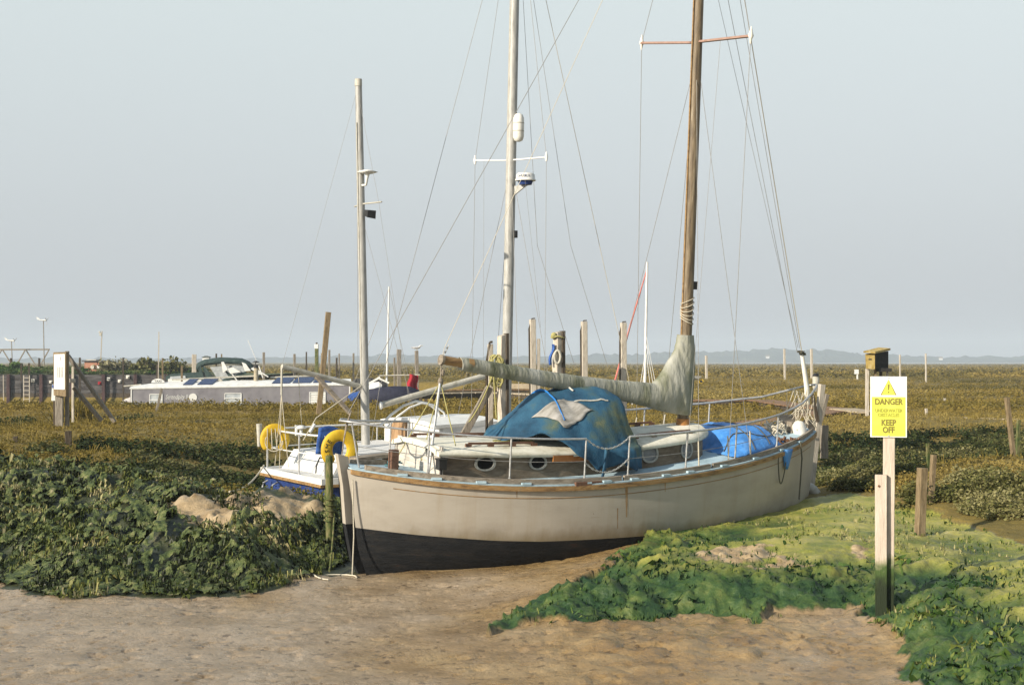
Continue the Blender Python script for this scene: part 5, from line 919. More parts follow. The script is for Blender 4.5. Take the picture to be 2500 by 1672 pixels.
for px0, px1, x1 in ((455, 480, 0), (490, 528, 0), (672, 715, 1), (722, 765, 1), (772, 815, 1)):
    a_, b_ = N.y(px0-8, 941-x1*3, -1.0), N.y(px1+2, 925-x1*1, .0); q = MB(); q.prism([V((a_.x, -1.15, nt_(a_.x)+.18)), V((b_.x-.25, -1.15, nt_(a_.x)+.18)), V((b_.x+.1, -.1, nt_(a_.x)+.52)), V((a_.x+.35, -.1, nt_(a_.x)+.52))], (0, .02, -.05)); q.build('solar_panel', m_solar, nb)
ch0 = N.y(625, 936, -.3); q = MB(); q.tube([ch0+V((0, 0, -.1)), ch0+V((0, 0, .3)), ch0+V((0, 0, 1.2))], [.18, .15, .145], 12); o = q.build('chimney', mat('rusty chimney', [(.2, .16, .1), (.42, .37, .27)], 3, .8, .2), nb); q = MB(); q.tube([ch0+V((0, 0, 1.0)), ch0+V((0, 0, 1.23))], .16, 12); q.build('black_band', m_black, o); q = MB(); q.tube([ch0+V((0, 0, 1.36)), ch0+V((0, 0, 1.4)), ch0+V((0, 0, 1.48))], [.22, .22, .03], 12); q.tube([ch0+V((0, 0, 1.2)), ch0+V((0, 0, 1.38))], .04, 6); q.build('cowl', m_black, o)
q = MB(); a_, b_ = N.y(420, 927, 0), N.y(632, 917, 0); q.beam(a_, b_, .1, .12); q.build('roof_plank', m_greysp, nb); q = MB(); q.beam(N.y(660, 921, .3), N.y(790, 916, .3), .1, .1); q.build('roof_plank', m_greysp, nb)
q = MB(); e = N.y(535, 938, -.3); q.prism([e+V((-.35, 0, 0)), e+V((.4, 0, 0)), e+V((.05, 0, .42))], (0, .5, 0)); q.build('hatch_box', m_greysp, nb)
tx = N.y(386, 934, -.5); q = MB(); q.loft([[tx+V((k*.42*math.cos(a), -.1+.2*e, .26*math.sin(a))) for a in np.linspace(0, math.pi, 10) for k in (1,)] for e in (0, 1)], 0, False); o = q.build('roof_sign', m_white, nb); lettering('TAXI', .2, Matrix.Translation(tx+V((0, -.11, .09))) @ Matrix.Rotation(R_(90), 4, 'X'), m_black, o)
q = MB()
for i in range(10): q.ball(N.y(324-i*2.4, 975+i*.9, random.uniform(-1, 0))+V((0, 0, 0)), (.18, .2, .12+.1*random.random()), n=8, m=5)
o = q.build('bow_gear', mat('pale tarpaulin gear', [(.3, .28, .27), (.6, .57, .56)], 3, .8, .3), nb)
q = MB(); q.tube([N.y(302, 943, 0), N.y(345, 939, 0)], .05, 6); q.build('bow_pole', m_greysp, nb)
wp = P(388, 930, 92.5); post('slim white aerial pole rising behind the narrowboat bow', (388, 810), (386, 975), 3, 'pale', 97, .3, 1, 'aerial_pole', cat='pole')
# motor cruiser with green canopy beyond the narrowboat
cD = 106; o = thing('motor_cruiser', 'motor cruiser with a dark green canvas canopy moored behind the narrowboat', 'boat', P(560, 985, cD)); ob = V(o.location)
q = MB(ob); q.loft([[P(x, y0, cD), P(x, y1, cD), P(x, y1, cD+3), P(x, y0, cD+3)] for x, y0, y1 in ((410, 990, 925), (520, 990, 928), (640, 990, 928), (720, 990, 925))], 0, False); q.build('hull', m_white, o)
rg = []
for x, y0, y1 in ((483, 910, 897), (486, 925, 889), (500, 928, 882), (540, 928, 877), (590, 926, 879), (606, 918, 886), (618, 910, 897)): rg.append([P(x, y1+6, cD), P(x, y1, cD+.7), P(x, y1, cD+2.3), P(x, y1+6, cD+3)])
q = MB(ob); q.loft(rg, 0, True, False, False); q.build('canopy_top', m_green, o, solid=.3)
q = MB(ob)
for pts in (((490, 892), (500, 930), (492, 930), (484, 900)), ((500, 895), (528, 930), (506, 930), (494, 895)), ((553, 905), (566, 916), (560, 922), (548, 905)), ((600, 884), (625, 905), (616, 906), (592, 890)), ((532, 930), (600, 906), (602, 912), (540, 935))): q.prism([P(x, y_, cD-.05) for x, y_ in pts], (0, .08, 0))
q.build('canopy_flaps', m_green, o)
q = MB(ob); q.prism([P(x, y_, cD+.2) for x, y_ in ((512, 896), (592, 890), (600, 908), (535, 930))], (0, .05, 0)); q.build('canopy_window', m_clear, o)
for pts in (((540, 884), (546, 883), (556, 902), (544, 910)), ((556, 900), (568, 896), (588, 908), (562, 912)), ((590, 884), (600, 888), (612, 905), (598, 906)), ((612, 900), (620, 896), (640, 915), (630, 912))): q = MB(ob); q.prism([P(x, y_, cD-.25) for x, y_ in pts], (0, .06, 0)); q.build('loose_flap', m_white, o)
q = MB(ob); q.prism([P(x, y_, cD+1) for x, y_ in ((404, 930), (404, 918), (420, 912), (490, 908), (490, 930))], (0, 1.5, 0)); q.build('fore_hatch', m_green, o); q = MB(ob); q.prism([P(x, y_, cD+.93) for x, y_ in ((412, 930), (416, 919), (452, 917), (455, 930))], (0, .05, 0)); q.build('fore_window', m_clear, o)
q = MB(ob); q.box(P(504, 875, cD+1.5), (.5, .5, .3)); q.build('vent_box', m_white, o); q = MB(ob); q.loft([[P(504, 872, cD+1.5)+V((.34*a, .34*b_, 0)) for a, b_ in ((-1, -1), (1, -1), (1, 1), (-1, 1))], [P(504, 868.5, cD+1.5)+V((.1*a, .1*b_, 0)) for a, b_ in ((-1, -1), (1, -1), (1, 1), (-1, 1))]], 0, False); q.build('vent_hood', m_green, o)
q = MB(ob); q.tube([P(605, 830, cD), P(626, 880, cD), P(632, 915, cD)], .025, 5); q.build('whip_aerial', m_white, o); q = MB(ob)
for a_, b_ in (((618, 897), (655, 920)), ((632, 893), (642, 922)), ((566, 912), (580, 930))): q.tube([P(*a_, cD-.2), P(*b_, cD-.2)], .05, 6)
q.build('canopy_frame', m_white, o)
# navy boat with a red cloth
vD = 86; o = thing('navy_boat', 'navy hulled boat with a thin white mast moored right of the narrowboat', 'boat', P(930, 990, vD)); ob = V(o.location); up = lambda x: float(np.interp(x, [848, 900, 960, 1000, 1022], [962, 950, 942, 943, 952]))
q = MB(ob); rg = []
for x in np.linspace(848, 1024, 16):
    e = (x-848)/176; hw = .2+1.1*math.sin(math.pi*min(1, .25+.75*e*1.0))**.7; rg.append([P(x, up(x)+0, vD+1.2-hw), P(x-4*(1-e), 1002, vD+1.2-hw*.6), P(x-4*(1-e), 1010, vD+1.2+hw*.6), P(x, up(x), vD+1.2+hw)])
q.loft(rg, 0, True); q.build('hull', m_navyd, o)
q = MB(ob); q.loft([[P(x, y0, vD+.4), P(x, y1, vD+.6), P(x, y1, vD+1.9), P(x, y0, vD+2)] for x, y0, y1 in ((895, 952, 946), (905, 950, 934), (925, 948, 932), (940, 946, 944))], 0, False); q.build('cabin_top', m_white, o)
q = MB(ob); q.loft([[P(x, y0, vD+.5), P(x, y1, vD+.7), P(x, y1, vD+2), P(x, y0, vD+2)] for x, y0, y1 in ((860, 946, 930), (870, 958, 924), (905, 944, 922), (945, 946, 932))], 0, False); q.build('dark_hood', m_black, o)
q = MB(ob); q.prism([P(x, y_, vD-.2) for x, y_ in ((850, 962), (878, 954), (870, 968), (856, 982), (850, 980))], (0, .1, 0)); q.build('cover_flap', m_bluecl, o)
q = MB(ob); q.tube([P(944, 945, vD+1.2), P(946, 860, vD+1.2), P(950, 700, vD+1.2)], [.075, .06, .045], 8); o2 = q.build('mast', m_white, o); q = MB(ob); q.tube([P(950, 702, vD+1.2), P(865, 935, vD+1.2)], .018, 4); q.tube([P(950, 702, vD+1.2), P(1002, 945, vD+1.2)], .014, 4); q.build('stays', m_wire, o2)
q = MB(ob); q.beam(P(890, 942, vD), P(928, 921, vD), .12, .1); q.beam(P(922, 922, vD), P(950, 935, vD), .1, .08); q.build('spar', m_white, o); q = MB(ob); q.tube([P(925, 917, vD+1), P(1025, 915, vD+1)], .04, 6); q.build('boom', m_greysp, o)
c = P(1010, 916, vD+.9); q = MB(c); q.grid(lambda a_, b_: P(1000+19*a_-7*b_*(1-a_)+2*math.sin(b_*7), 913+36*b_+3*a_, vD+.9-.25*math.sin(a_*6)), 8, 9); tag(q.build('red_cloth', m_red, None, solid=.05), 'red cloth hanging over the boom of the navy boat', 'cloth')
# small yacht far behind the boom, with red furled jib
yD = 62; o = thing('small_yacht', 'small dark yacht with thin white mast and red furled jib behind the sail cover', 'sailing boat', P(1535, 1000, yD)); ob = V(o.location)
q = MB(ob); q.loft([[P(x, 962+e, yD+.8-hw), P(x, 1006, yD+.8-hw*.5), P(x, 1006, yD+.8+hw*.5), P(x, 962+e, yD+.8+hw)] for x, e, hw in ((1470, 0, .1), (1500, 1, .7), (1545, 2, .9), (1582, 3, .7))], 0, True); q.build('hull', m_black, o)
q = MB(ob); q.tube([P(1574, 965, yD+.8), P(1580, 640, yD+.8)], [.065, .05], 8); mo = q.build('mast', m_white, o); q = MB(ob); q.tube([P(1579, 660, yD+.8), P(1540, 790, yD+.8), P(1500, 935, yD+.8)], [.025, .04, .05], 6); q.build('furled_jib', mat('faded red sailcloth', [(.4, .09, .07), (.6, .22, .18)], 6, .8, .1), o)
q = MB(ob)
for x1, y1 in ((1560, 960), (1566, 962), (1590, 962), (1598, 960), (1604, 955)): q.tube([P(1578, 900-abs(x1-1578)*3, yD+.7), P(x1, y1, yD+.5)], .014, 4)
q.build('shrouds', m_white, mo); q = MB(ob); q.tube([P(1580, 642, yD+.8), P(1555, 760, yD+.9)], .006, 4); q.build('halyard', m_wire, mo)
q = MB(ob); q.tube([P(1543, 985, yD-.3), P(1543, 992, yD-.3), P(1555, 992, yD-.3), P(1555, 1002, yD-.3)], .05, 6); q.tube([P(1543, 1000, yD-.3), P(1543, 985, yD-.3), P(1552, 985, yD-.3)], .05, 6); q.build('pulpit', m_white, o)
# ------------------------------------------------------------------ the quay on the left with its hut, bushes, gantry and turbines
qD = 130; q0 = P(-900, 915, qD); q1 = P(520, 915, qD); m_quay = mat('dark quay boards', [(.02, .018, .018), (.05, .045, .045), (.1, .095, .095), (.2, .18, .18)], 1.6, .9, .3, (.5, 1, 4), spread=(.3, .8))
o = thing('quay_wall', 'long dark timber quay wall with rusty piles behind the left marsh', 'wall', V((q1.x, qD, 0)))
for i in range(9): q = MB(V((q1.x, qD, 0))); z1 = q0.z-i*.42; q.box(((q0.x+q1.x)/2, qD+.2+.02*(i % 2), z1-.2), (q1.x-q0.x, .3, .405)); q.build('board', m_quay if i < 4 else M_post['dark'], o)  # lower boards darker: wet timber, with foot shade put into the colour
m_pile = mat('rusty dark pile', [(.02, .012, .012), (.05, .026, .026), (.09, .05, .045)], 3, .9, .3)
for px in (-380, -270, -160, -60, 22, 102, 177, 254, 332, 408, 470): q = MB(V((q1.x, qD, 0))); e = P(px, 915, qD); q.beam(V((e.x, qD-.1, -1.4)), V((e.x, qD-.1, e.z+.05)), .3, .3); q.build('pile', m_pile, o)
for px, y0 in ((52, 886), (71, 886)): post('dark bollard rising above the quay by the ladder' if px == 52 else 'dark bollard rising above the quay right of the ladder top', (px, y0), (px, 930), 5, 'dark', qD-.5, 0, 1, 'quay_bollard', 'dark quay bollards')
for px in (27, 96): post('thick dark pile under the lattice gantry, left one' if px == 27 else 'thick dark pile under the right end of the lattice gantry', (px, 874), (px, 905), 6, 'dark', qD+6, 0, 1, 'quay_bollard', 'dark quay bollards')
o = thing('ladder', 'pale ladder leaning on the dark quay wall', 'ladder', P(65, 985, qD-.6)); ob = V(o.location)
for px in (58, 72): q = MB(ob); q.beam(P(px, 985, qD-.6), P(px, 916, qD-.6), .07, .07); q.build('rail', M_post['pale'], o)
for py in (922, 932, 942, 953, 963, 974): q = MB(ob); q.beam(P(58, py, qD-.62), P(72, py, qD-.62), .05, .05, (0, 0, 1)); q.build('rung', M_post['pale'], o)
post('thin pale pole at the far left against the quay wall', (8, 915), (9, 1000), 2.5, 'pale', qD-1, 0, 1, 'aerial_pole', cat='pole')
for i, (px, py, s_) in enumerate(((81, 929, 1.0), (124, 932, .8), (265, 925, 1), (292, 930, .9), (312, 920, 1), (243, 935, .9))):
    c = P(px, py, qD-.06); q = MB(c); q.box(c, (.26*s_*1.2, .08, .3*s_)); q.tube([c+V((0, -.05, 0)), c+V((0, -.2, 0))], .09*s_, 8); tag(q.build('quay_fender', m_white_rubber if i != 5 else m_red), ['pale block fixed to the quay wall just right of the ladder', 'smaller pale block on the quay wall left of the notice board', 'pale block on the quay wall below the brick hut', 'pale block on the quay wall right of the hut, lower one', 'pale block on the quay wall under the bushes', 'red block on the quay wall right of the notice board'][i], 'fender', 'blocks fixed to the quay wall')
# embankment behind the wall
er = []
for i in range(61):
    px = -1200+1760*i/60; k = float(np.interp(px, [-1200, 300, 420, 480, 560], [1, 1, .75, .45, 0])); er.append([V((P(px, 0, qD).x, qD+.1+d, q0.z-.15+(hh*k+.25*float(fbm(px*.03, d, 3, 1, 81)))*(1 if d > .3 else .2))) for d, hh in ((0, 0), (2, .25), (5, .45), (9, .5), (16, .45), (30, -.2), (45, -2.5))])
b = MB(); b.loft(er, 0, True, False, False); o = b.build('embankment', mat('rank grass bank', [(.03, .045, .012), (.07, .09, .03), (.12, .12, .05)], .8, .95, .3), fix=False); o['kind'] = 'structure'
# planting on it
n = 2600; ex = rng.random(n); pxs = -60+520*ex; zz_ = np.interp(pxs, [-60, 60, 120, 200, 300, 400, 440, 480], [1.0, .9, .55, .6, .8, .95, .7, .2])
dd = rng.random(n)*9; xx_ = (pxs-1250)/FX*qD; kk = np.interp(pxs, [300, 420, 480, 560], [1, .75, .45, 0])*np.where((pxs > 185) & (pxs < 262), .05, 1)
leafclumps('bank_weeds', np.stack([xx_, qD+.5+dd, q0.z+.1+np.minimum(1, dd/5)*kk*.4+rng.random(n)*.06], -1), .08+.2*rng.random(n)**2, 12, .18, leafmat('bank weeds', [(.025, .06, .01), (.06, .11, .025), (.13, .15, .05), (.28, .25, .14)], .7, .2), np.clip(.35+fbm(pxs*.05, dd*.1, 3, 1, 82)*.9, 0, 1))
def bush(px, py, r, D, lab, cols, nleaf=900, hz_=.75):
    c = P(px, py, D); o = thing('bush', lab, 'bush', V((c.x, c.y, c.z-r*hz_)), group='bushes on the quay bank'); base = V(o.location)
    st = MB(base)
    for k in range(6): a = random.uniform(0, 6.28); st.tube([base, base+V((.35*r*math.cos(a), .35*r*math.sin(a), r*.6)), base+V((.75*r*math.cos(a), .75*r*math.sin(a), r*1.05))], [.06, .04, .015], 5)
    st.build('stems', M_post['brown'], o)
    k = nleaf; cl_ = rng.normal(0, 1, (14, 3)); cl_ /= np.linalg.norm(cl_, axis=1, keepdims=True); cl_[:, 2] = np.abs(cl_[:, 2])*1.1; cl_ *= np.array([r, r, r*hz_])*(.35+.65*rng.random((14, 1)))
    ii = rng.integers(0, 14, k); d = rng.normal(0, .3*r, (k, 3))*np.array([1, 1, .7]); p = cl_[ii]+d+np.array([0, 0, r*.35]); u, v, nn = rot_frames(k, 1.5); s_ = .16*(.5+rng.random((k, 1))); Q = np.stack([p-u*s_, p+v*s_*.7, p+u*s_, p-v*s_*.7], 1); f = quadmesh('foliage', Q, np.clip(.5+p[:, 2]/r*.2+rng.normal(0, .18, k), 0, 1), leafmat('bush leaf', cols, .7, .2), None, o); return o
sg_ = [(.06, .07, .025), (.16, .15, .07), (.34, .31, .2)]; bg2 = [(.03, .045, .012), (.09, .1, .03), (.2, .18, .07)]
bush(268, 892, 1.0, 133, 'pale dry bush immediately right of the brick hut', sg_); bush(292, 894, .9, 134, 'pale feathery bush second right of the hut, before the thin dark pole', sg_); bush(352, 892, 1.0, 133, 'olive bush left of the white aerial pole', bg2); bush(378, 896, .8, 134, 'low olive bush directly behind the white aerial pole', bg2); bush(418, 892, 1.1, 132, 'tall dark olive bush at the right end of the quay bank', bg2); bush(440, 898, .8, 132, 'small dark bush ending the quay bank on the right', bg2); bush(38, 895, .55, 136, 'bright green bush under the lattice gantry', [(.02, .06, .01), (.06, .14, .03), (.14, .2, .06)]); bush(2, 901, .6, 135, 'bright green bush at the left picture edge', [(.02, .06, .01), (.06, .14, .03), (.14, .2, .06)])
# brick hut
hD = 135; hc = P(225, 912, hD); o = thing('brick_hut', 'small red brick hut with flat roof on the quay bank', 'hut', V((hc.x, hc.y, hc.z)), (0, 0, R_(-8)))
def brick():
    m = bpy.data.materials.new('brick'); m.use_nodes = True; t = m.node_tree; b = t.nodes['Principled BSDF']; tc = t.nodes.new('ShaderNodeTexCoord'); mp = t.nodes.new('ShaderNodeMapping'); mp.inputs['Rotation'].default_value = (R_(90), 0, 0); br = t.nodes.new('ShaderNodeTexBrick'); br.inputs['Scale'].default_value = 3.2; br.inputs['Color1'].default_value = (.3, .1, .055, 1); br.inputs['Color2'].default_value = (.4, .16, .08, 1); br.inputs['Mortar'].default_value = (.32, .28, .23, 1); br.inputs['Mortar Size'].default_value = .02
    t.links.new(tc.outputs['Object'], mp.inputs[0]); t.links.new(mp.outputs[0], br.inputs[0]); t.links.new(br.outputs[0], b.inputs['Base Color']); b.inputs['Roughness'].default_value = .9; return m
q = MB(); q.box((-.15, .8, .45), (1.25, 1.6, 1.35)); q.box((.62, .8, .4), (.45, 1.5, 1.2)); q.build('walls', brick(), o); q = MB(); q.box((.1, .8, 1.19), (2.2, 1.9, .13)); q.build('roof', m_quay, o); q = MB(); q.box((-.1, .3, 1.3), (1.0, .7, .08)); q.build('roof_slab', m_greysp, o)
q = MB(); q.tube([(.05, -.02, .62), (.05, -.1, .62)], .19, 12); q.build('wall_lamp', m_greysp, o); q = MB(); q.box((.6, .02, .6), (.24, .05, .34)); q.build('window', m_white, o); q = MB(); q.box((.72, .03, .28), (.28, .05, .5)); q.build('door', M_post['dark'], o)
post('white lamp pole leaning slightly beside the brick hut', (249, 808), (245, 900), 3, 'pale', hD-1, .3, 1, 'lamp_pole', cat='pole'); c = P(246, 816, hD-1); q = MB(c); q.box(c, (.2, .2, .3)); q.ball(c+V((-.1, 0, .2)), .1, n=8, m=5); tag(q.build('pole_lamp', m_greysp), 'small grey lamp fixed near the top of the white pole by the hut', 'lamp')
# lattice gantry
o = thing('lattice_gantry', 'dark steel lattice gantry on the quay at the far left', 'gantry', P(60, 905, 138)); ob = V(o.location); gD = 138
for dd_ in (0, 1.2):
    q = MB(ob); q.beam(P(-180, 854, gD+dd_), P(121, 853, gD+dd_), .14, .14, (0, 1, 0)); q.build('top_chord', M_post['grey'], o)
    tri = [(-160, 892), (-130, 854), (-65, 894), (-30, 854), (5, 854)]; zig = [(-118, 890), (-60, 854), (-58, 854), (-20, 890), (-18, 890), (4, 855), (7, 855), (28, 889), (42, 889), (61, 855), (64, 855), (88, 894), (97, 894), (119, 855)]
    for i in range(0, len(zig)-1, 2): q = MB(ob); q.beam(P(*zig[i], gD+dd_), P(*zig[i+1], gD+dd_), .1, .1, (0, 1, 0)); q.build('lattice_bar', M_post['grey'], o)
q = MB(ob); q.box(P(88, 898, gD+.6), (2.9, 2, .22)); q.build('platform', M_post['grey'], o)
def turbine(px, ptop, pbase, D, lab):
    b0, b1 = P(px+2, pbase, D), P(px, ptop, D); o = thing('wind_turbine', lab, 'wind turbine', b0, group='small wind turbines on the quay'); q = MB(b0); q.tube([b0, b1], [.05, .04], 7); q.build('pole', M_post['grey'], o); q = MB(b0); q.tube([b1+V((-.35, 0, .04)), b1+V((.25, 0, 0))], [.05, .09], 8); q.build('nacelle', m_white, o)
    q = MB(b0); q.prism([b1+V((-.3, 0, 0)), b1+V((-.62, 0, .1)), b1+V((-.68, 0, .36)), b1+V((-.42, 0, .2))], (0, .05, 0)); q.build('tail_fin', m_white, o)
    for k in range(3):
        a = R_(30+120*k); d = V((.1, math.cos(a), math.sin(a))); h_ = b1+V((.28, 0, 0)); q = MB(b0); q.beam(h_, h_+d*.5, .09, .02, (0, -math.sin(a), math.cos(a)), tip=0); q.build('blade', m_white, o)
turbine(106, 782, 892, 136, 'taller white wind turbine on a dark pole above the gantry end'); turbine(28, 832, 890, 137, 'lower white wind turbine above the gantry middle')
# ------------------------------------------------------------------ notice board, small notices and boardwalks on the marsh
ib = G(160, 1046); D = ib.y; o = thing('notice_board', 'tall white notice board on braced timber posts on the left marsh', 'notice board', ib); L_ = lambda px, py, dd_=0: P(px, py, D+dd_)
q = MB(ib); q.beam(L_(164, 1050, .3), L_(164, 857, .3), .085, .12, jit=.02); q.build('post', M_post['grey'], o); q = MB(ib); q.beam(L_(145, 1040, .1), L_(145, 955, .1), .2, .1, jit=.02); q.build('post', M_post['grey'], o); q = MB(ib); q.beam(L_(178, 1030, 1.2), L_(178, 895, 1.2), .06, .06, jit=.02); q.build('post', M_post['pale'], o)
for a_, c_ in (((166, 868), (280, 1030)), ((180, 945), (248, 1027))): q = MB(ib); q.beam(L_(*a_, .5), L_(*c_, .8), .09, .11, jit=.015); q.build('brace', M_post['grey'], o)
q = MB(ib); q.beam(L_(166, 929, .6), L_(180, 929, 1.2), .1, .1, (0, 0, 1)); q.build('cross_piece', M_post['pale'], o)
q = MB(ib); q.prism([L_(130, 860), L_(161, 859, -.2), L_(161, 968, -.2), L_(131, 965)], (.03, .09, 0)); bd = q.build('board', M_post['brown'], o)
q = MB(ib); q.prism([L_(132, 865, -.03), L_(158, 864, -.2), L_(158, 951, -.2), L_(132, 950, -.03)], (0, .012, 0)); q.build('panel', m_white, bd)
for px, y0, y1, wq in ((145, 870, 879, 2.5),)+tuple((139+k*4, 895, 921, 1.6) for k in range(4)): q = MB(ib); q.prism([L_(px, y0, -.05-.0065*(px-132)), L_(px+wq, y0, -.05-.0065*(px+wq-132)), L_(px+wq, y1, -.05-.0065*(px+wq-132)), L_(px, y1, -.05-.0065*(px-132))], (0, .008, 0)); q.build('faded_print', mat('faded print', [(.5, .5, .48), (.62, .62, .6)], 60, .8, 0), bd)
sg0 = G(134, 1045); o = thing('small_notice', 'narrow white notice with blue top on its own stake left of the tall notice board', 'sign', sg0); D2 = sg0.y; q = MB(sg0); q.beam(P(134, 1050, D2), P(134, 965, D2), .075, .07, jit=.02); q.build('stake', M_post['dark'], o); q = MB(sg0); q.prism([P(x, y_, D2-.06) for x, y_ in ((127, 938), (137, 938), (135, 978), (125, 978))], (0, .02, 0)); pn = q.build('panel', m_white, o); q = MB(sg0); q.prism([P(x, y_, D2-.068) for x, y_ in ((127.3, 939), (136.5, 939), (136, 947), (127, 947))], (0, .006, 0)); q.build('blue_header', m_bluecl, pn)
post('short dark stub at the foot of the long brace', (288, 1014), (288, 1030), 8, 'dark', None, name='rotten_stump'); post('short dark stub between the two braces', (255, 1015), (255, 1030), 7, 'dark', None, name='rotten_stump')
def grass_tuft(px, py, lab):
    g = G(px, py); n = 160; p = np.repeat(np.array([[g.x, g.y, g.z]]), n, 0)+rng.normal(0, .22, (n, 3))*np.array([1, 1, 0]); u, v, nn = rot_frames(n, .75); h_ = .4+.5*rng.random((n, 1)); w2 = .03; Q = np.stack([p-u*w2, p+u*w2, p+nn*h_+u*w2*.2, p+nn*h_-u*w2*.2], 1); o = quadmesh('grass_tussock', Q-np.array([[g.x, g.y, g.z]]), np.clip(.45+rng.normal(0, .2, n), 0, 1), M_marsh, None); o.location = g; tag(o, lab, 'grass')
grass_tuft(163, 1030, 'tall brown grass tussock at the foot of the notice board post'); grass_tuft(190, 1032, 'tall brown grass tussock right of the thin pale notice board post')
def boardwalk(pts, wd, lab, m, z=None, legs=True, th=.12):
    pts = [V(p) for p in pts]; o = thing('boardwalk', lab, 'boardwalk', pts[0], group='boardwalks across the marsh'); ob = V(o.location); q = MB(ob); lg = []
    for i in range(len(pts)-1):
        a_, b_ = pts[i], pts[i+1]; d = (b_-a_); L = d.length; d.normalize(); s_ = V((-d.y, d.x, 0)); n = int(L/.32)
        for k in range(n): c = a_+d*(L*(k+.5)/n); e = random.uniform(-.04, .04); q.beam(c-s_*(wd/2+e), c+s_*(wd/2+e), L/n*.9, .05, d)
        if legs:
            for k in range(int(L/1.6)+1):
                for sg in (-1, 1): c = a_+d*min(L, 1.6*k)+s_*sg*wd*.42; lg.append(c)
    q.build('planking', m, o); q = MB(ob)
    for i in range(len(pts)-1):
        d = (pts[i+1]-pts[i]).normalized(); s_ = V((-d.y, d.x, 0))
        for sg in (-1, 1): q.beam(pts[i]+s_*sg*wd*.42-V((0, 0, .14)), pts[i+1]+s_*sg*wd*.42-V((0, 0, .14)), .07, .18, s_)
    q.build('bearers', M_post['dark'], o)
    for c in lg: q = MB(ob); q.beam(V((c.x, c.y, H(c.x, c.y)-.2)), c-V((0, 0, .08)), .11, .11); q.build('leg', M_post['dark'], o)
m_walk = mat('reddish brown planks', [(.1, .055, .03), (.2, .115, .06), (.27, .17, .1)], 3, .9, .3); m_walkp = mat('bleached planks', [(.3, .24, .16), (.46, .38, .27)], 3, .9, .3)
PZ = lambda px, py, z: P(px, py, (HC-z)*FX/(py-HY))
boardwalk([PZ(1660, 977, 1.12), PZ(1859, 977, 1.12), PZ(1965, 992, 1.1), PZ(2050, 999, 1.1)], 1.1, 'brown boardwalk running behind the bow rail from the mast to the right', m_walk); boardwalk([PZ(1735, 1052, 1.05), PZ(1873, 1026, 1.05), PZ(1965, 1015, 1.07), PZ(2046, 1001, 1.08)], 1.0, 'nearer brown boardwalk slanting up behind the blue foredeck tarp', m_walk); boardwalk([PZ(2056, 998, 1.12), PZ(2128, 1007, 1.1)], .9, 'short pale boardwalk end left of the danger sign', m_walkp)
boardwalk([PZ(1015, 962, 1.2), PZ(1190, 958, 1.2), PZ(1335, 964, 1.2)], .9, 'pale raised boardwalk behind the ketch boom', m_walkp); boardwalk([PZ(1040, 952, 1.15), PZ(1330, 951, 1.15)], .8, 'farther thin boardwalk seen just above the raised one behind the ketch', m_walk); boardwalk([PZ(2205, 1016, .98), PZ(2600, 1028, .98)], .5, 'low duckboard line crossing the marsh right of the danger sign', m_walkp, legs=False)
q0_ = PZ(1225, 943, 1.3); q1_ = PZ(1300, 943, 1.3); q = MB(q0_); q.beam(q0_, q1_, .12, .3, (0, 1, 0)); o = q.build('rail_board', m_walkp); tag(o, 'pale horizontal board between the mooring posts behind the tarp', 'board')
# small white sign, wheelbarrow, nest box
ws = G(2091, 926); o = thing('small_sign', 'little white sign on a short white post on the marsh left of the nest box', 'sign', ws); D3 = ws.y; q = MB(ws); q.beam(P(2093, 930, D3), P(2093, 912, D3), .16, .12); q.build('post', m_white, o); q = MB(ws); q.prism([P(x, y_, D3-.12) for x, y_ in ((2086, 902), (2096.5, 902), (2096.5, 913), (2086, 913))], (0, .05, 0)); q.build('panel', m_white, o)
wb = P(1706, 937, 92); wb = G(1706, 938)+V((0, 0, .12)); Dw = wb.y; o = thing('wheelbarrow', 'grey wheelbarrow with a yellow wheel standing on the marsh right of the mast', 'wheelbarrow', wb); W_ = lambda x, y_, dd_=0: P(x, y_, Dw+dd_)
q = MB(wb); q.loft([[W_(1690, 917, -.3), W_(1714, 918, -.3), W_(1714, 918, .3), W_(1690, 917, .3)], [W_(1694, 925, -.2), W_(1706, 924, -.2), W_(1706, 924, .2), W_(1694, 925, .2)]], 0, False); q.build('tray', m_alu, o)
for dd_ in (-.25, .25): q = MB(wb); q.tube([W_(1680, 908, dd_), W_(1688, 921, dd_), W_(1700, 925, dd_), W_(1712, 931, dd_*.4)], .035, 6); q.build('handle', m_black, o); q = MB(wb); q.tube([W_(1688, 921, dd_), W_(1687, 929, dd_), W_(1690, 932, dd_), W_(1697, 926, dd_)], .03, 6); q.build('leg', m_black, o)
c = W_(1712, 931); q = MB(wb); q.tube([c+V((.17*math.cos(a), 0, .17*math.sin(a))) for a in np.linspace(0, 2*math.pi, 18)], .055, 8); wl_ = q.build('wheel', m_yellow, o); q = MB(wb); q.tube([c+V((0, -.05, 0)), c+V((0, .05, 0))], .12, 12); q.build('hub', m_black, wl_)
nbD = 47; o = thing('nest_box', 'weathered wooden nest box with sloping roof on posts behind the danger sign', 'nest box', P(2135, 1000, nbD)); ob = V(o.location)
NB = lambda px, py, dd_=0: P(px, py, nbD+dd_)
m_ochre = mat('ochre weathered boards', [(.2, .14, .04), (.42, .3, .09), (.5, .42, .24)], 5, .9, .3, (2, 2, .6)); m_felt = mat('black felt side', [(.012, .011, .01), (.03, .028, .025)], 14, .95, .4)
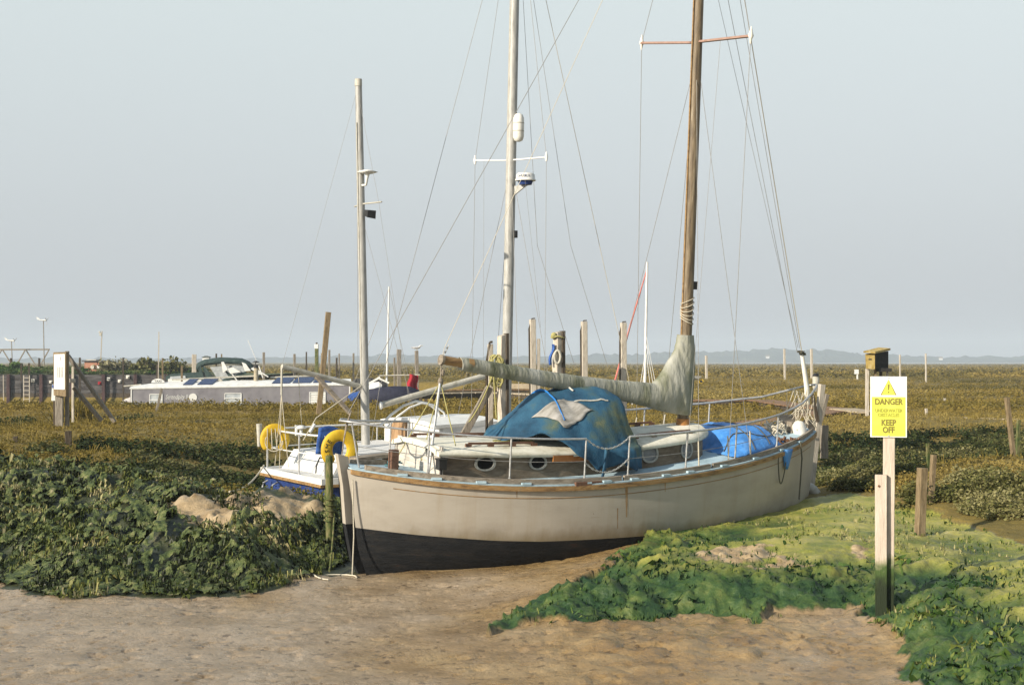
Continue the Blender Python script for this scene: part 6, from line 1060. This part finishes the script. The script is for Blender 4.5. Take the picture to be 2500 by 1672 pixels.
q = MB(ob); q.prism([NB(2113, 864), NB(2136, 864), NB(2136, 901), NB(2115, 900)], (.0, .03, 0)); q.build('front', m_ochre, o); q = MB(ob); q.prism([NB(2136, 863), NB(2169, 857, .55), NB(2169, 900, .55), NB(2136, 901)], (-.02, .05, 0)); q.build('side', m_felt, o); q = MB(ob); q.prism([NB(2113, 864, .05), NB(2115, 900, .05), NB(2150, 899, .6), NB(2150, 858, .6)], (0, .05, 0)); q.build('back', m_felt, o)
q = MB(ob); q.loft([[NB(2108, 861, -.1), NB(2137, 863, -.1), NB(2174, 855, .6), NB(2145, 853, .6)], [NB(2108, 857, -.1), NB(2137, 858, -.1), NB(2174, 850, .6), NB(2145, 848, .6)]], 0, False); q.build('roof', m_ochre, o)
for px in (2122, 2126): q = MB(ob); q.tube([NB(px, 877, .01), NB(px, 877, -.012)], .025, 8); q.build('entrance_hole', m_black, o)
for px, y1, wq, kd, dd_ in ((2117, 1002, 8, 'pale', .15), (2137, 1000, 5, 'brown', .3), (2150, 1000, 6, 'dark', .5), (2166, 1000, 5, 'pale', .6)): q = MB(ob); q.beam(NB(px, y1+15, dd_), NB(px, 900, dd_), wq/FX*nbD, .1, jit=.02); q.build('leg', M_post[kd], o)
q = MB(ob); q.box(NB(2155, 903, .4), (.5, .4, .12)); q.build('floor_beam', m_felt, o)
# ------------------------------------------------------------------ the danger sign
ds = G(2151, 1487); sD = ds.y; o = thing('danger_sign', 'yellow and white danger sign on a two piece timber post in the foreground mud', 'sign', ds, (0, 0, R_(-16)))
sh_ = lambda py: (HY-py)/FX*sD+HC-ds.z
m_sp = mat('pale sawn post with slimy foot', [(.38, .31, .25), (.5, .42, .345), (.58, .5, .42)], 5, .85, .35, (3, 3, .4))
def slimy():
    m = m_sp.copy(); m.name = 'sawn post, algae at its foot'; t = m.node_tree; L = t.links.new; b = t.nodes['Principled BSDF']; tc = t.nodes.new('ShaderNodeTexCoord'); sx = t.nodes.new('ShaderNodeSeparateXYZ'); L(tc.outputs['Object'], sx.inputs[0]); n = t.nodes.new('ShaderNodeTexNoise'); n.inputs['Scale'].default_value = 9; L(tc.outputs['Object'], n.inputs[0])
    ad = t.nodes.new('ShaderNodeMath'); ad.operation = 'MULTIPLY_ADD'; ad.inputs[1].default_value = .35; L(n.outputs[0], ad.inputs[0]); L(sx.outputs[2], ad.inputs[2]); r = t.nodes.new('ShaderNodeValToRGB'); e = r.color_ramp.elements; e[0].position = .42; e[0].color = (.012, .02, .006, 1); e[1].position = .86; e[1].color = (1, 1, 1, 1); x = e.new(.6); x.color = (.05, .085, .02, 1); x = e.new(.74); x.color = (.16, .17, .05, 1)
    L(ad.outputs[0], r.inputs[0]); mx = t.nodes.new('ShaderNodeMix'); mx.data_type = 'RGBA'; mk = t.nodes.new('ShaderNodeMapRange'); mk.inputs[1].default_value = .6; mk.inputs[2].default_value = .8; L(ad.outputs[0], mk.inputs[0]); L(mk.outputs[0], mx.inputs[0]); src = b.inputs['Base Color'].links[0].from_socket; L(r.outputs[0], mx.inputs[6]); L(src, mx.inputs[7]); L(mx.outputs[2], b.inputs['Base Color']); return m
m_slimy = slimy()
q = MB(); q.beam((.0, -.03, -.3), (0.0, -.03, sh_(1158)), .12, .055, jit=.008, cham=.06); q.build('front_stake', m_slimy, o)
q = MB(); q.beam((.07, .055, -.3), (.085, .055, sh_(925)), .12, .1, jit=.008, cham=.06); q.build('post', m_slimy, o); q = MB(); q.tube([(-.02, -.06, sh_(1185)), (-.02, -.068, sh_(1185))], .012, 8); q.build('bolt', m_rust, o)
zt, zb = sh_(919), sh_(1067); bx0, bx1 = -.11, .265; m_signw = mat('white sign face', [(.6, .6, .57), (.72, .72, .7), (.78, .78, .76)], 4, .35, 0); m_signy = mat('yellow sign face', [(.5, .52, .08), (.57, .59, .075), (.63, .64, .1)], 4, .35, 0); m_txt = mat('faded sign print', [(.16, .13, .02), (.2, .16, .03)], 30, .6, 0); m_txt2 = mat('pale sign print', [(.3, .3, .03), (.36, .35, .05)], 30, .6, 0)
q = MB(); q.box(((bx0+bx1)/2, -.01, (zt+zb)/2), (bx1-bx0, .006, zt-zb)); bd = q.build('board', m_signw, o); bd.modifiers.new('b', 'BEVEL').width = .002
zy = zt-(zt-zb)*.335; q = MB(); q.box(((bx0+bx1)/2, -.0145, (zy+zb+.012)/2), (bx1-bx0-.03, .003, zy-zb-.012)); q.build('yellow_field', m_signy, bd)
cx_ = (bx0+bx1)/2; th_ = (zt-zb)
tri = lambda s_, dy: [V((cx_, dy, zt-th_*.045-(1-s_)*.03)), V((cx_-.083*s_, dy, zt-th_*.305+(1-s_)*.017)), V((cx_+.083*s_, dy, zt-th_*.305+(1-s_)*.017))]
q = MB(); q.prism(tri(1, -.0145), (0, .003, 0)); o2 = q.build('warning_triangle', m_txt, bd); q = MB(); q.prism(tri(.84, -.0165), (0, .002, 0)); q.build('triangle_field', m_signy, o2)
q = MB(); q.prism([V((cx_-.010, -.019, zt-th_*.13)), V((cx_+.010, -.019, zt-th_*.13)), V((cx_+.004, -.019, zt-th_*.225)), V((cx_-.004, -.019, zt-th_*.225))], (0, .002, 0)); q.tube([(cx_, -.019, zt-th_*.258), (cx_, -.017, zt-th_*.258)], .008, 10); q.build('exclamation_mark', m_txt, o2)
def sgt(s_, fr, size, m, sx=.82): lettering(s_, size, Matrix.Translation(V((cx_, -.0185, zt-th_*fr))) @ Matrix.Rotation(R_(90), 4, 'X'), m, bd, sx=sx, bold=.0024 if size > .06 else .0011)
sgt('DANGER', .418, .088, m_txt, .8); sgt('UNDERWATER', .562, .052, m_txt2, .8); sgt('OBSTACLES', .634, .052, m_txt2, .8); sgt('KEEP', .762, .088, m_txt, .8); sgt('OFF', .88, .088, m_txt, .8)
for fz in (.02, .975): q = MB(); q.tube([(cx_, -.02, zt-th_*fz), (cx_, -.012, zt-th_*fz)], .008, 8); q.build('screw', m_steel, bd)
# far houses on the ridge
for px, py, D, lab in ((1874, 869, 2290, 'tiny white house among the trees on the far ridge left of the bow spar'), (2297, 873, 2290, 'tiny white house at the foot of the far ridge right of the nest box')):
    c = P(px, py+6, D); o = thing('far_house', lab, 'house', c); q = MB(c); q.box(c+V((0, 0, 1.7)), (5, 5, 3.4)); q.build('wall', m_white, o); q = MB(c); q.prism([c+V((-2.8, -3, 3.4)), c+V((-2.8, 3, 3.4)), c+V((-2.8, 0, 5.6))], (5.6, 0, 0)); q.build('roof', M_post['brown'], o)
# ------------------------------------------------------------------ the air
b = MB(); b.box((0, 1450, 32), (7000, 5600, 68)); hzo = b.build('haze', [], None); hzo['kind'] = 'stuff'
hm = bpy.data.materials.new('haze'); hm.use_nodes = True; t = hm.node_tree; t.nodes.remove(t.nodes['Principled BSDF'])
pv = t.nodes.new('ShaderNodeVolumePrincipled'); pv.inputs['Color'].default_value = (.8, .9, 1, 1); pv.inputs['Density'].default_value = .00042; pv.inputs['Anisotropy'].default_value = 0
t.links.new(pv.outputs[0], t.nodes['Material Output'].inputs['Volume']); hzo.data.materials.append(hm)
